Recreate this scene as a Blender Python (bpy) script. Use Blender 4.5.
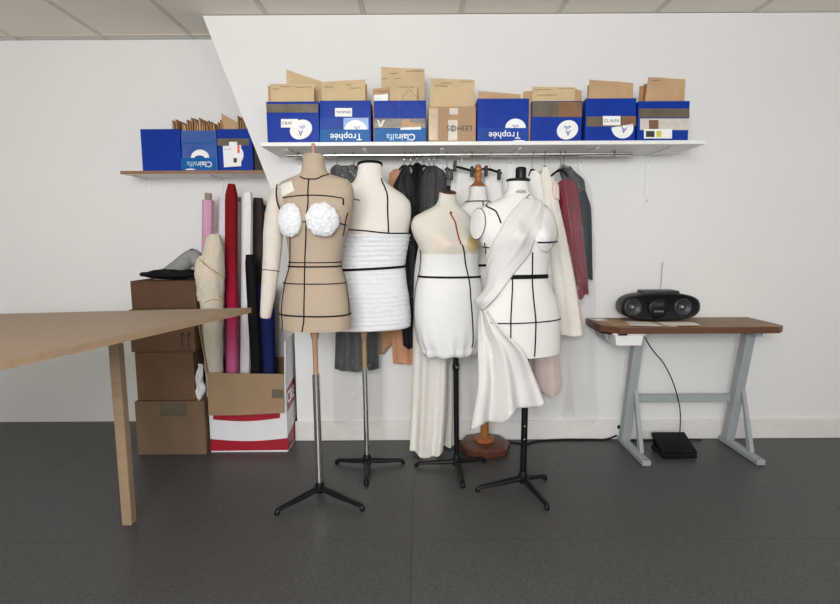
import bpy, bmesh, math, random
import numpy as np
from mathutils import Vector, Matrix, noise

for o in list(bpy.data.objects):
    bpy.data.objects.remove(o)
random.seed(7)
SC = bpy.context.scene
COL = SC.collection

# ------------------------------------------------------------------ camera
F = 520.0                       # focal length in pixels of the 840x604 frame
HC = 1.258                       # camera height
TILT = math.atan(62.0 / F)
ROLL = math.radians(-0.3)
cam = bpy.data.cameras.new('camera')
cam.sensor_fit = 'HORIZONTAL'
cam.sensor_width = 36.0
cam.lens = F / 840.0 * 36.0
cam.clip_start = 0.02
camo = bpy.data.objects.new('camera', cam)
COL.objects.link(camo)
CR = Matrix.Rotation(math.pi / 2 - TILT, 3, 'X') @ Matrix.Rotation(ROLL, 3, 'Z')
camo.matrix_world = Matrix.Translation((0, 0, HC)) @ CR.to_4x4()
SC.camera = camo

# ------------------------------------------------------------------ world, lights, exposure
world = bpy.data.worlds.new('World')
SC.world = world
world.use_nodes = True
bg = world.node_tree.nodes['Background']
bg.inputs[0].default_value = (0.86, 0.93, 1.0, 1)
bg.inputs[1].default_value = 1.0


def area(name, loc, rot, sx, sy, power, col=(1, 1, 1)):
    l = bpy.data.lights.new(name, 'AREA')
    l.shape = 'RECTANGLE'
    l.size, l.size_y = sx, sy
    l.energy = power
    l.color = col
    o = bpy.data.objects.new(name, l)
    o.location = loc
    o.rotation_euler = rot
    COL.objects.link(o)
    return o


# daylight through the two windows in the wall behind the camera
area('window_daylight', (-0.5, -1.62, 1.82), (math.radians(97), 0, 0), 1.5, 1.2, 92, (1.0, 1.0, 1.0))
area('window_daylight', (1.75, -1.62, 1.82), (math.radians(97), 0, 0), 1.5, 1.2, 8, (1.0, 1.0, 1.0))
SC.view_settings.view_transform = 'Standard'
SC.view_settings.look = 'None'
SC.view_settings.exposure = 0.5
SC.view_settings.gamma = 1.0
SC.view_settings.use_curve_mapping = False


# ------------------------------------------------------------------ picture <-> place
def ray(u, v):
    return CR @ Vector(((u - 420) / F, (302 - v) / F, -1))


def at(u, v, Y):
    d = ray(u, v)
    return Vector((0, 0, HC)) + d * (Y / d.y)


def fl(u, v, z=0.0):
    d = ray(u, v)
    return Vector((0, 0, HC)) + d * ((z - HC) / d.z)


CRT = np.array(CR.transposed())


def proj(P):
    q = (np.asarray(P) - np.array([0, 0, HC])) @ CRT.T
    return np.stack([420 - F * q[..., 0] / q[..., 2], 302 + F * q[..., 1] / q[..., 2]], -1)


# ------------------------------------------------------------------ materials
def lin(c):
    return tuple(((x / 255) / 12.92 if x / 255 <= .04045 else ((x / 255 + .055) / 1.055) ** 2.4) for x in c)


MATS = {}


def mat(name, rgb, rough=.6, metal=0.0, var=.08, scale=12, bump=0.0, bscale=250, alpha=1.0, sheen=0.0,
        rgb2=None, stretch=None, coat=0.0, trans=0.0, detail=4.0, spec=.5):
    if name in MATS:
        return MATS[name]
    m = bpy.data.materials.new(name)
    m.use_nodes = True
    nt = m.node_tree
    b = nt.nodes['Principled BSDF']
    c = lin(rgb)
    tc = nt.nodes.new('ShaderNodeTexCoord')
    mp = nt.nodes.new('ShaderNodeMapping')
    nt.links.new(tc.outputs['Object'], mp.inputs[0])
    if stretch:
        mp.inputs['Scale'].default_value = stretch
    n = nt.nodes.new('ShaderNodeTexNoise')
    n.inputs['Scale'].default_value = scale
    n.inputs['Detail'].default_value = detail
    nt.links.new(mp.outputs[0], n.inputs['Vector'])
    r = nt.nodes.new('ShaderNodeValToRGB')
    r.color_ramp.elements[0].position = .3
    r.color_ramp.elements[1].position = .7
    c2 = lin(rgb2) if rgb2 else tuple(min(1, x * (1 + var)) for x in c)
    c1 = c if rgb2 else tuple(x * (1 - var) for x in c)
    r.color_ramp.elements[0].color = (*c1, 1)
    r.color_ramp.elements[1].color = (*c2, 1)
    nt.links.new(n.outputs['Fac'], r.inputs[0])
    nt.links.new(r.outputs[0], b.inputs['Base Color'])
    b.inputs['Roughness'].default_value = rough
    b.inputs['Metallic'].default_value = metal
    if rough >= .65 and spec == .5:
        spec = .2
    b.inputs['Specular IOR Level'].default_value = spec
    if sheen:
        b.inputs['Sheen Weight'].default_value = sheen
    if coat:
        b.inputs['Coat Weight'].default_value = coat
        b.inputs['Coat Roughness'].default_value = .12
    if trans:
        b.inputs['Transmission Weight'].default_value = trans
    b.inputs['Alpha'].default_value = alpha
    if bump:
        n2 = nt.nodes.new('ShaderNodeTexNoise')
        n2.inputs['Scale'].default_value = bscale
        n2.inputs['Detail'].default_value = 3
        nt.links.new(mp.outputs[0], n2.inputs['Vector'])
        bp = nt.nodes.new('ShaderNodeBump')
        bp.inputs['Strength'].default_value = bump
        bp.inputs['Distance'].default_value = .004
        nt.links.new(n2.outputs['Fac'], bp.inputs['Height'])
        nt.links.new(bp.outputs[0], b.inputs['Normal'])
    MATS[name] = m
    return m


def gradient_mat(name, stops, rough=.5, bump=.2):
    """colour that changes along the height of the thing itself (dyed cloth)"""
    m = mat(name, (128, 128, 128), rough, bump=bump, bscale=40)
    nt = m.node_tree
    b = nt.nodes['Principled BSDF']
    tc = nt.nodes.new('ShaderNodeTexCoord')
    s = nt.nodes.new('ShaderNodeSeparateXYZ')
    nt.links.new(tc.outputs['Generated'], s.inputs[0])
    r = nt.nodes.new('ShaderNodeValToRGB')
    while len(r.color_ramp.elements) < len(stops):
        r.color_ramp.elements.new(.5)
    for e, (p, c) in zip(r.color_ramp.elements, stops):
        e.position = p
        e.color = (*lin(c), 1)
    nt.links.new(s.outputs['Z'], r.inputs[0])
    nt.links.new(r.outputs[0], b.inputs['Base Color'])
    return m


WALL = mat('wall_paint', (231, 230, 228), .75, var=.012, scale=1.5, bump=.05, bscale=90)
CEIL = mat('ceiling_tile_board', (238, 231, 220), .9, var=.03, scale=300, bump=.1, bscale=500)
GRID = mat('ceiling_grid_metal', (206, 200, 190), .6, var=.02)
FLOOR = mat('vinyl_floor', (56, 56, 56), .45, rgb2=(84, 84, 83), scale=130, detail=8, bump=.05, bscale=400)
SEAM = mat('floor_screed', (70, 70, 68), .8)
SKIRT = mat('skirting_paint', (228, 226, 222), .5, var=.03)
SHELFW = mat('white_melamine', (232, 232, 230), .4, var=.02)
WOODEDGE = mat('shelf_wood', (140, 104, 74), .6, var=.2, scale=8, stretch=(1, 12, 12))
CHROME = mat('chrome', (240, 239, 234), .2, 1.0, var=.0)
STEEL = mat('brushed_steel', (170, 170, 170), .32, 1.0, var=.05)
BLACKM = mat('black_metal', (10, 10, 11), .45, spec=.3, var=.2)
BLACKP = mat('black_plastic', (12, 12, 13), .42, spec=.3, var=.15)
WHITEM = mat('white_metal', (232, 232, 230), .4, var=.02)
BLUE = mat('blue_print', (10, 52, 150), .38, spec=.16, var=.10, scale=6, coat=.03, bump=.6, bscale=13)
TEAL = mat('teal_print', (14, 92, 160), .38, spec=.16, var=.15, scale=6, coat=.03, bump=.6, bscale=13)
LBLUE = mat('light_blue_print', (26, 64, 152), .38, spec=.16, var=.2, scale=9, coat=.03, bump=.6, bscale=13)
TAPE = mat('parcel_tape', (98, 88, 72), .25, var=.16, scale=14, coat=.3, bump=.6, bscale=13)
TAPEB = mat('brown_parcel_tape', (128, 92, 62), .25, var=.14, scale=14)
CLEAR = mat('glossy_clear_tape', (208, 200, 190), .15, var=.08, scale=30, coat=.6)
PAPER = mat('white_paper', (238, 238, 236), .6, var=.02)
KRAFT = mat('kraft_paper', (200, 177, 139), .75, var=.08, scale=9, bump=.5, bscale=24)
KRAFT2 = mat('darker_kraft_paper', (186, 154, 118), .75, var=.1, scale=9, bump=.5, bscale=24)
KRAFT3 = mat('brown_kraft_folder', (160, 122, 84), .75, var=.14, scale=14, bump=.15, bscale=60)
CARD = mat('cardboard', (150, 126, 99), .8, var=.06, scale=7, bump=.1, bscale=50)
CARDD = mat('darker_cardboard', (112, 86, 66), .8, var=.08, scale=7, bump=.1, bscale=50)  # stacked boxes: brown deepened to stand in for the shade around them
INK = mat('ink', (52, 48, 46), .6, var=.1)
INKW = mat('white_print', (238, 240, 243), .3, var=.01)
INKLB = mat('pale_blue_print', (150, 200, 228), .3, var=.01)
INKB = mat('blue_ink', (44, 54, 150), .5, var=.1)
RED = mat('red_print', (160, 26, 44), .4, var=.08)
ORANGE = mat('orange_print', (226, 92, 62), .5)
YELLOW = mat('yellow_print', (206, 204, 60), .5)
WHITEC = mat('white_coated_card', (226, 226, 228), .45, var=.02)
LINEN = mat('beige_linen', (180, 163, 143), .85, var=.05, scale=260, bump=.35, bscale=700, sheen=.1)
CALICO = mat('cream_calico', (230, 225, 217), .85, var=.03, scale=200, bump=.25, bscale=700)
CALICOW = mat('white_calico', (231, 229, 226), .85, var=.03, scale=200, bump=.25, bscale=700)
ARMC = mat('cream_stuffed_cotton', (206, 198, 187), .85, var=.04, scale=40, bump=.25, bscale=500)
AGED = mat('aged_cream_calico', (214, 208, 194), .85, rgb2=(221, 217, 207), scale=7, detail=2, bump=.2, bscale=600)
STAIN = mat('yellowed_calico', (204, 178, 128), .85, rgb2=(218, 202, 166), scale=18, bump=.2, bscale=600)
PINKST = mat('pinkish_calico', (220, 206, 194), .85, rgb2=(226, 214, 202), scale=18, bump=.2, bscale=600)
TULLE = mat('white_tulle', (229, 231, 234), .9, var=.03, scale=60, bump=.5, bscale=120, sheen=.3)
FLUFF = mat('white_fluffy_lace', (224, 225, 228), .95, var=.09, scale=70, bump=1.0, bscale=90, sheen=.4)
TOILE = mat('white_toile', (220, 217, 215), .8, var=.02, scale=30, bump=.2, bscale=45)
TAPEK = mat('black_style_tape', (12, 12, 13), .7, spec=.2, var=.1)
TAPER = mat('red_style_tape', (150, 30, 32), .6, var=.1)
WOODL = mat('turned_beech', (168, 132, 104), .5, var=.12, scale=10, stretch=(8, 8, 1))
WOODM = mat('varnished_wood', (158, 100, 52), .35, var=.2, scale=10, stretch=(8, 8, 1))
WOODD = mat('dark_red_wood', (82, 46, 32), .35, var=.25, scale=10, stretch=(2, 8, 1))
TABLEW = mat('pale_table_wood', (158, 134, 108), .5, var=.08, scale=5, stretch=(1, 8, 8))
SEWTOP = mat('worn_table_top', (150, 120, 84), .5, rgb2=(112, 84, 58), scale=7, stretch=(1, 6, 1))
SEWEDGE = mat('reddish_table_edge', (98, 62, 46), .45, var=.15, scale=9)
GREYM = mat('grey_green_metal', (158, 166, 168), .5, var=.04)


def film(name, haze, tint, gloss=.045):
    """thin clear film: mostly see-through, mirrors light where it turns away, a little milky"""
    m = bpy.data.materials.new(name)
    m.use_nodes = True
    nt = m.node_tree
    nt.nodes.clear()
    out = nt.nodes.new('ShaderNodeOutputMaterial')
    tr = nt.nodes.new('ShaderNodeBsdfTransparent')
    df = nt.nodes.new('ShaderNodeBsdfDiffuse')
    gl = nt.nodes.new('ShaderNodeBsdfGlossy')
    df.inputs[0].default_value = (*lin(tint), 1)
    gl.inputs['Roughness'].default_value = .07
    tc = nt.nodes.new('ShaderNodeTexCoord')
    n = nt.nodes.new('ShaderNodeTexNoise')
    n.inputs['Scale'].default_value = 26
    n.inputs['Detail'].default_value = 2
    n.inputs['Distortion'].default_value = 1.0
    nt.links.new(tc.outputs['Object'], n.inputs['Vector'])
    bp = nt.nodes.new('ShaderNodeBump')
    bp.inputs['Strength'].default_value = .9
    bp.inputs['Distance'].default_value = .02
    nt.links.new(n.outputs['Fac'], bp.inputs['Height'])
    nt.links.new(bp.outputs[0], gl.inputs['Normal'])
    m1 = nt.nodes.new('ShaderNodeMixShader')
    m1.inputs[0].default_value = haze
    nt.links.new(tr.outputs[0], m1.inputs[1])
    nt.links.new(df.outputs[0], m1.inputs[2])
    m2 = nt.nodes.new('ShaderNodeMixShader')
    m2.inputs[0].default_value = gloss
    nt.links.new(m1.outputs[0], m2.inputs[1])
    nt.links.new(gl.outputs[0], m2.inputs[2])
    nt.links.new(m2.outputs[0], out.inputs[0])
    return m


PLASTIC = film('clear_plastic', .045, (222, 222, 220), .03)
PLASTIC2 = film('hazy_plastic', .008, (190, 192, 195), .022)



# ------------------------------------------------------------------ mesh helpers (world coordinates in, object at its own base)
def wl(o):
    p = Vector((0, 0, 0))
    while o:
        p = p + o.location
        o = o.parent
    return p


def tag(o, label=None, cat=None, group=None, kind=None):
    if label: o['label'] = label
    if cat: o['category'] = cat
    if group: o['group'] = group
    if kind: o['kind'] = kind
    return o


def empty(name, loc, label, cat, group=None):
    o = bpy.data.objects.new(name, None)
    o.empty_display_size = .05
    o.location = loc
    COL.objects.link(o)
    return tag(o, label, cat, group)


def mo(name, vf, m, parent=None, smooth=True, label=None, cat=None, group=None, kind=None, solid=0, sharp=40):
    v, f = vf
    v = [Vector(p) for p in v]
    if parent:
        org = wl(parent)
    else:
        xs = [p.x for p in v]; ys = [p.y for p in v]; zs = [p.z for p in v]
        org = Vector(((min(xs) + max(xs)) / 2, (min(ys) + max(ys)) / 2, min(zs)))
    me = bpy.data.meshes.new(name)
    me.from_pydata([tuple(p - org) for p in v], [], f)
    bm = bmesh.new(); bm.from_mesh(me)
    bmesh.ops.recalc_face_normals(bm, faces=bm.faces)
    bm.to_mesh(me); bm.free()
    me.materials.append(m)
    if smooth:
        me.polygons.foreach_set('use_smooth', [True] * len(me.polygons))
        me.set_sharp_from_angle(angle=math.radians(sharp))
    o = bpy.data.objects.new(name, me)
    COL.objects.link(o)
    if parent:
        o.parent = parent
    else:
        o.location = org
    if solid:
        md = o.modifiers.new('thickness', 'SOLIDIFY')
        md.thickness = solid
        md.offset = 0
    tag(o, label, cat, group, kind)
    return o


def join(*vfs):
    V, Fs = [], []
    for v, f in vfs:
        k = len(V)
        V += [Vector(p) for p in v]
        Fs += [tuple(i + k for i in q) for q in f]
    return V, Fs


def box(x0, x1, y0, y1, z0, z1, bev=0.0, seg=1):
    if not bev:
        v = [(x, y, z) for z in (z0, z1) for y in (y0, y1) for x in (x0, x1)]
        return [Vector(p) for p in v], [(0, 2, 3, 1), (4, 5, 7, 6), (0, 1, 5, 4), (2, 6, 7, 3), (0, 4, 6, 2), (1, 3, 7, 5)]
    bm = bmesh.new()
    bmesh.ops.create_cube(bm, size=1)
    for p in bm.verts:
        p.co = Vector((x0 + (p.co.x + .5) * (x1 - x0), y0 + (p.co.y + .5) * (y1 - y0), z0 + (p.co.z + .5) * (z1 - z0)))
    bmesh.ops.bevel(bm, geom=list(bm.edges), offset=bev, segments=seg, affect='EDGES', profile=.5)
    bm.verts.index_update()
    r = [p.co.copy() for p in bm.verts], [tuple(q.index for q in f.verts) for f in bm.faces]
    bm.free()
    return r


def xf(vf, M):
    return [M @ Vector(p) for p in vf[0]], vf[1]


def rotz(vf, c, a):
    M = Matrix.Translation(c) @ Matrix.Rotation(a, 4, 'Z') @ Matrix.Translation(-Vector(c))
    return xf(vf, M)


def hexa(c8):
    """8 corners: 4 of one side, 4 of the other in the same order"""
    return [Vector(p) for p in c8], [(0, 1, 2, 3), (7, 6, 5, 4), (0, 4, 5, 1), (1, 5, 6, 2), (2, 6, 7, 3), (3, 7, 4, 0)]


def surf(P, cu=False, cv=False, capu=False):
    """P[i][j] grid; cv closes j, cu closes i; capu closes first and last row"""
    n, m = len(P), len(P[0])
    V = [Vector(p) for r in P for p in r]
    Fs = []
    for i in range(n if cu else n - 1):
        for j in range(m if cv else m - 1):
            a, b = i, (i + 1) % n
            c, d = j, (j + 1) % m
            Fs.append((a * m + c, a * m + d, b * m + d, b * m + c))
    if capu:
        Fs.append(tuple(range(m)))
        Fs.append(tuple((n - 1) * m + j for j in range(m)))
    return V, Fs


def smoothline(pts, n):
    pts = [Vector(p) for p in pts]
    if len(pts) < 3:
        return [pts[0].lerp(pts[-1], i / (n - 1)) for i in range(n)]
    out = []
    for i in range(n):
        t = i / (n - 1) * (len(pts) - 1)
        k = min(int(t), len(pts) - 2)
        s = t - k
        p0, p1, p2, p3 = pts[max(k - 1, 0)], pts[k], pts[k + 1], pts[min(k + 2, len(pts) - 1)]
        out.append(.5 * ((2 * p1) + (p2 - p0) * s + (2 * p0 - 5 * p1 + 4 * p2 - p3) * s * s + (3 * p1 - p0 - 3 * p2 + p3) * s ** 3))
    return out


def tube(pts, r, n=10, rz=1.0):
    pts = [Vector(p) for p in pts]
    N = len(pts)
    rs = r if isinstance(r, (list, tuple)) else [r] * N
    P = []
    t0 = (pts[1] - pts[0]).normalized()
    up = Vector((0, 0, 1)) if abs(t0.z) < .9 else Vector((0, 1, 0))
    a = t0.cross(up).normalized()
    for i in range(N):
        t = (pts[min(i + 1, N - 1)] - pts[max(i - 1, 0)]).normalized()
        a = (a - t * a.dot(t)).normalized()
        b = t.cross(a)
        P.append([pts[i] + (a * math.cos(2 * math.pi * j / n) + b * math.sin(2 * math.pi * j / n) * rz) * rs[i] for j in range(n)])
    return surf(P, cv=True, capu=True)


def lathe(prof, c, n=24, axis=None):
    c = Vector(c)
    P = [[Vector((r * math.cos(2 * math.pi * j / n), r * math.sin(2 * math.pi * j / n), z)) for j in range(n)] for r, z in prof]
    vf = surf(P, cv=True, capu=True)
    M = Matrix.Translation(c)
    if axis is not None:
        M = M @ Vector(axis).to_track_quat('Z', 'Y').to_matrix().to_4x4()
    return xf(vf, M)


def ribbon(pts, nrm, w, th=.0016):
    N = len(pts)
    P = []
    for i in range(N):
        t = (pts[min(i + 1, N - 1)] - pts[max(i - 1, 0)]).normalized()
        n = nrm[i].normalized()
        s = t.cross(n).normalized() * (w / 2)
        P.append([pts[i] - s, pts[i] - s + n * th, pts[i] + s + n * th, pts[i] + s])
    return surf(P, cv=True, capu=True)


def text(string, size, M4, m, parent, name='lettering', bold=.0, ext=.0004, shear=0.0):
    c = bpy.data.curves.new('t', 'FONT')
    c.body = string
    c.size = size
    c.offset = bold
    c.extrude = ext
    c.shear = shear
    c.align_x = 'CENTER'
    c.align_y = 'CENTER'
    c.resolution_u = 3
    o = bpy.data.objects.new('t', c)
    COL.objects.link(o)
    bpy.context.view_layer.update()
    me = bpy.data.meshes.new_from_object(o.evaluated_get(bpy.context.evaluated_depsgraph_get()))
    bpy.data.objects.remove(o)
    v = [M4 @ p.co for p in me.vertices]
    f = [tuple(q.vertices) for q in me.polygons]
    bpy.data.meshes.remove(me)
    return mo(name, (v, f), m, parent, smooth=False)


FACE = Matrix.Rotation(math.pi / 2, 4, 'X')            # text standing up, read from -Y


def interp(xs, ys, q):
    """monotone cubic through the points"""
    xs = np.asarray(xs, float); ys = np.asarray(ys, float)
    h = np.diff(xs); dl = np.diff(ys) / h
    m = np.zeros(len(xs))
    for i in range(1, len(xs) - 1):
        if dl[i - 1] * dl[i] > 0:
            w1, w2 = 2 * h[i] + h[i - 1], h[i] + 2 * h[i - 1]
            m[i] = (w1 + w2) / (w1 / dl[i - 1] + w2 / dl[i])
    m[0], m[-1] = dl[0], dl[-1]
    q = np.clip(q, xs[0], xs[-1])
    k = np.clip(np.searchsorted(xs, q) - 1, 0, len(h) - 1)
    t = (q - xs[k]) / h[k]
    return ((1 + 2 * t) * (1 - t) ** 2 * ys[k] + t * (1 - t) ** 2 * h[k] * m[k] + t * t * (3 - 2 * t) * ys[k + 1] + t * t * (t - 1) * h[k] * m[k + 1])


# ------------------------------------------------------------------ the room
WY = 3.18            # face of the long wall
AY = 3.54            # wall at the back of the recess
RX = 3.2
RY = -1.75
CZ = at(420, 14.5, WY).z
T = .12
WT = .06            # thickness of the partition

# floor: screed with sheets of vinyl laid on it
fo = mo('floor', box(-RX, RX, RY, AY + T, -.08, -.004), SEAM, smooth=False, kind='structure')
sx = [-RX, -2.04, -.04, 1.96, RX]
sy = [RY, 2.06, AY]
for i in range(4):
    for j in range(2):
        mo('vinyl_sheet', box(sx[i] + .0008, sx[i + 1] - .0008, sy[j] + .0008, sy[j + 1] - .0008, -.004, 0), FLOOR, fo, smooth=False)

# ceiling: boards resting in a metal grid
co = mo('ceiling', box(-RX, RX, RY, AY + T, CZ + .03, CZ + .1), WALL, smooth=False, kind='structure')
gx0 = at(461, 14, WY).x
GP = gx0 - at(363.4, 14, WY).x
gxs = [gx0 + GP * k for k in range(-7, 7)]
gys = [AY - .07 - GP * k for k in range(-1, 10)]
tile = None
for gx in gxs:
    for gy in gys:
        x0, x1, y0, y1 = max(gx, -RX) + .011, min(gx + GP, RX) - .011, max(gy - GP, RY) + .011, min(gy, AY) - .011
        if x1 - x0 > .03 and y1 - y0 > .03:
            mo('ceiling_tile', box(x0, x1, y0, y1, CZ + .004, CZ + .018, .004), CEIL, co, smooth=False)
gb = [box(g - .012, g + .012, RY, AY, CZ, CZ + .02) for g in gxs if -RX < g < RX]
for b_ in gb:
    mo('grid_bar', b_, GRID, co, smooth=False)
for g in gys:
    if RY < g < AY:
        mo('grid_bar', box(-RX, RX, g - .012, g + .012, CZ - .001, CZ + .0195), GRID, co, smooth=False)

# long wall whose left end is cut on a slant; a recess opens behind it
pts = [at(298, 440, WY), at(298, 262, WY), at(202.5, 15.5, WY)]
x_low = pts[0].x
mid_ = at(270, 186, WY)
zk = mid_.z + (x_low - mid_.x) * (mid_.z - CZ) / (mid_.x - pts[2].x)
poly = [(x_low, 0), (x_low, zk), (pts[2].x, CZ), (RX, CZ), (RX, 0)]
wv = [Vector((x, WY, z)) for x, z in poly] + [Vector((x, WY + WT, z)) for x, z in poly]
wf = [(4, 3, 2, 1, 0), (5, 6, 7, 8, 9)] + [(i, (i + 1) % 5, (i + 1) % 5 + 5, i + 5) for i in range(5)]
mo('wall_back', (wv, wf), WALL, smooth=False, kind='structure')
mo('wall_recess', box(-RX, RX, AY, AY + T, 0, CZ), WALL, smooth=False, kind='structure')
mo('wall_left', box(-RX - T, -RX, RY, AY + T, 0, CZ), WALL, smooth=False, kind='structure')
mo('wall_right', box(RX, RX + T, RY, AY + T, 0, CZ), WALL, smooth=False, kind='structure')
# wall with the windows, behind the camera
ww = [(-1.3, .3), (.95, 2.55)]
z0, z1 = 1.18, 2.46
mo('wall_front', join(box(-RX, RX, RY - T, RY, 0, z0), box(-RX, RX, RY - T, RY, z1, CZ),
                      box(-RX, ww[0][0], RY - T, RY, z0, z1), box(ww[0][1], ww[1][0], RY - T, RY, z0, z1),
                      box(ww[1][1], RX, RY - T, RY, z0, z1)), WALL, smooth=False, kind='structure')
for i, (a, b) in enumerate(ww):
    w = mo('window_%d' % (i + 1), join(box(a, b, RY - .09, RY - .03, z0, z0 + .06), box(a, b, RY - .09, RY - .03, z1 - .06, z1),
           box(a, a + .06, RY - .09, RY - .03, z0, z1), box(b - .06, b, RY - .09, RY - .03, z0, z1),
           box((a + b) / 2 - .04, (a + b) / 2 + .04, RY - .09, RY - .03, z0, z1)), WHITEM, smooth=False, kind='structure')
    mo('window_sill', box(a - .05, b + .05, RY, RY + .0999, z0 - .035, z0 - .0005), WHITEM, w, smooth=False)
bz = at(450, 421, WY - .018).z
mo('baseboard_back', box(x_low - .012, RX, WY - .018, WY - .0005, .0005, bz, .003), SKIRT, smooth=False, kind='structure')

# ------------------------------------------------------------------ shelf, its brackets, the clothes rail
SF = 2.81
SZ = at(420, 141.5, SF).z          # top of the board
SB = at(420, 145.5, SF).z
sx0 = at(260.5, 144.5, SF).x
sx1 = at(706, 142, SF).x
sh = empty('wall_shelf', ((sx0 + sx1) / 2, WY - .2, SB), 'long white shelf on the wall carrying the blue cartons', 'shelf')
mo('board', box(sx0, sx1, SF, WY - .0005, SB, SZ, .002), SHELFW, sh, smooth=False)
for u in (300, 370, 440, 510, 580, 647):
    x = at(u, 180, WY).x
    zl = at(u, 203, WY).z
    b = mo('bracket', join(box(x - .014, x + .014, WY - .010, WY - .0005, zl, SB - .001, .002), box(x - .011, x + .011, SF + .07, WY - .002, SB - .008, SB - .001, .002)),
       WHITEM, sh, smooth=False)
    for zz in (zl + .015, SB - .04):
        mo('screw', lathe([(.0035, 0), (.005, .001), (.0, .003)], (x, WY - .010, zz), 8, (0, -1, 0)), STEEL, b)

RYY = 3.0
RZ = at(420, 154.8, RYY).z
rx0, rx1 = at(287, 155, RYY).x, at(632, 155, RYY).x
rail = empty('clothes_rail', ((rx0 + rx1) / 2, RYY, RZ - .011), 'chrome clothes rail hung under the white shelf', 'rail')
mo('rail_tube', tube([(rx0, RYY, RZ), (rx1, RYY, RZ)], .0125, 16), CHROME, rail)
for u in (298, 472, 614):
    x = at(u, 150, RYY).x
    mo('rail_support', join(tube([(x, RYY, SB - .0005), (x, RYY, RZ + .008)], .004, 8), lathe([(.014, -.004), (.014, .004)], (x, RYY, RZ), 14, (1, 0, 0)),
                            lathe([(.011, -.003), (.011, 0)], (x, RYY, SB - .0005), 12)), STEEL, rail)

# lower wooden shelf in the recess
LF = 3.26
LZ = at(210, 170.5, LF).z
LB = at(210, 173.5, LF).z
lx1 = at(276, 170, LF).x
lx0 = at(120, 170, LF).x
ls = empty('recess_shelf', ((lx0 + lx1) / 2, (LF + AY) / 2, LB), 'short shelf with brown wooden edge in the recess', 'shelf')
mo('board', box(lx0, lx1, LF + .004, AY - .0005, LB, LZ), SHELFW, ls, smooth=False)
mo('edge_strip', box(lx0, lx1, LF, LF + .004, LB, LZ), WOODEDGE, ls, smooth=False)
for u in (150, 222):
    x = at(u, 185, AY).x
    mo('bracket', join(box(x - .01, x + .01, AY - .006, AY - .0005, LB - .12, LB - .001), box(x - .01, x + .01, LF + .06, AY - .006, LB - .007, LB - .001)), WHITEM, ls, smooth=False)


# ------------------------------------------------------------------ cartons and envelopes
def decal(parent, name, pxs, Y, m, lift=.0012, th=.0008):
    """thin sheet stuck on the front of a carton whose face stands at depth Y"""
    a = [at(u, v, Y - lift - th) for u, v in pxs]
    b = [p + Vector((0, th, 0)) for p in a]
    n = len(a)
    V = a + b
    Fs = [tuple(range(n)), tuple(reversed(range(n, 2 * n)))] + [(i, (i + 1) % n, (i + 1) % n + n, i + n) for i in range(n)]
    return mo(name, (V, Fs), m, parent, smooth=False)


def quad(u0, v0, u1, v1):
    return [(u0, v0), (u1, v0), (u1, v1), (u0, v1)]


def oval(cx, cy, rx, ry, rot=0, n=28, a0=0, a1=360):
    r = math.radians(rot)
    out = []
    full = abs(a1 - a0) >= 360
    for k in range(n if full else n + 1):
        t = math.radians(a0 + (a1 - a0) * k / n)
        x, y = rx * math.cos(t), -ry * math.sin(t)
        out.append((cx + x * math.cos(r) - y * math.sin(r), cy + x * math.sin(r) + y * math.cos(r)))
    return out


def facetext(parent, s, u, v, Y, size_px, m, rot=0, bold=.0, name='lettering', lift=.003, shear=0.0):
    c = at(u, v, Y - lift)
    return text(s, size_px * Y / F, Matrix.Translation(c) @ Matrix.Rotation(math.radians(rot), 4, 'Y') @ FACE, m, parent, name, bold * Y / F, .0003, shear)


def scribble(parent, u0, u1, v, Y, m=INK, lift=.0035, h=1.0, name='handwriting', th=.24):
    rs = random.Random(int(u0 * 7 + v * 13))
    n = max(8, int((u1 - u0) * 2.2))
    p = []
    for i in range(n):
        u = u0 + (u1 - u0) * i / (n - 1)
        p.append(at(u, v + rs.uniform(-h, h), Y - lift))
    return mo(name, tube(p, th * .5 * Y / F, 4), m, parent)


def carton(u0, u1, vt, Y, zb, depth, m, label, name='paper_carton', group=None, lean=.006, inner=None, vt2=None, cat='carton'):
    a, b = at(u0, vt, Y), at(u1, vt2 or vt, Y)
    x0, x1 = a.x, b.x
    zt = (a.z + b.z) / 2
    e = empty(name, ((x0 + x1) / 2, Y + depth / 2, zb), label, cat, group)
    t = .004
    mo('front_panel', box(x0, x1, Y, Y + t, zb, zt, .0015), m, e, smooth=False)
    mo('back_panel', box(x0, x1, Y + depth - t, Y + depth, zb, zt), m, e, smooth=False)
    mo('side_panel', box(x0, x0 + t, Y + t, Y + depth - t, zb, zt - .002), m, e, smooth=False)
    mo('side_panel', box(x1 - t, x1, Y + t, Y + depth - t, zb, zt - .002), m, e, smooth=False)
    mo('bottom_panel', box(x0 + t, x1 - t, Y + t, Y + depth - t, zb, zb + t), m, e, smooth=False)
    return e


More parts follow.
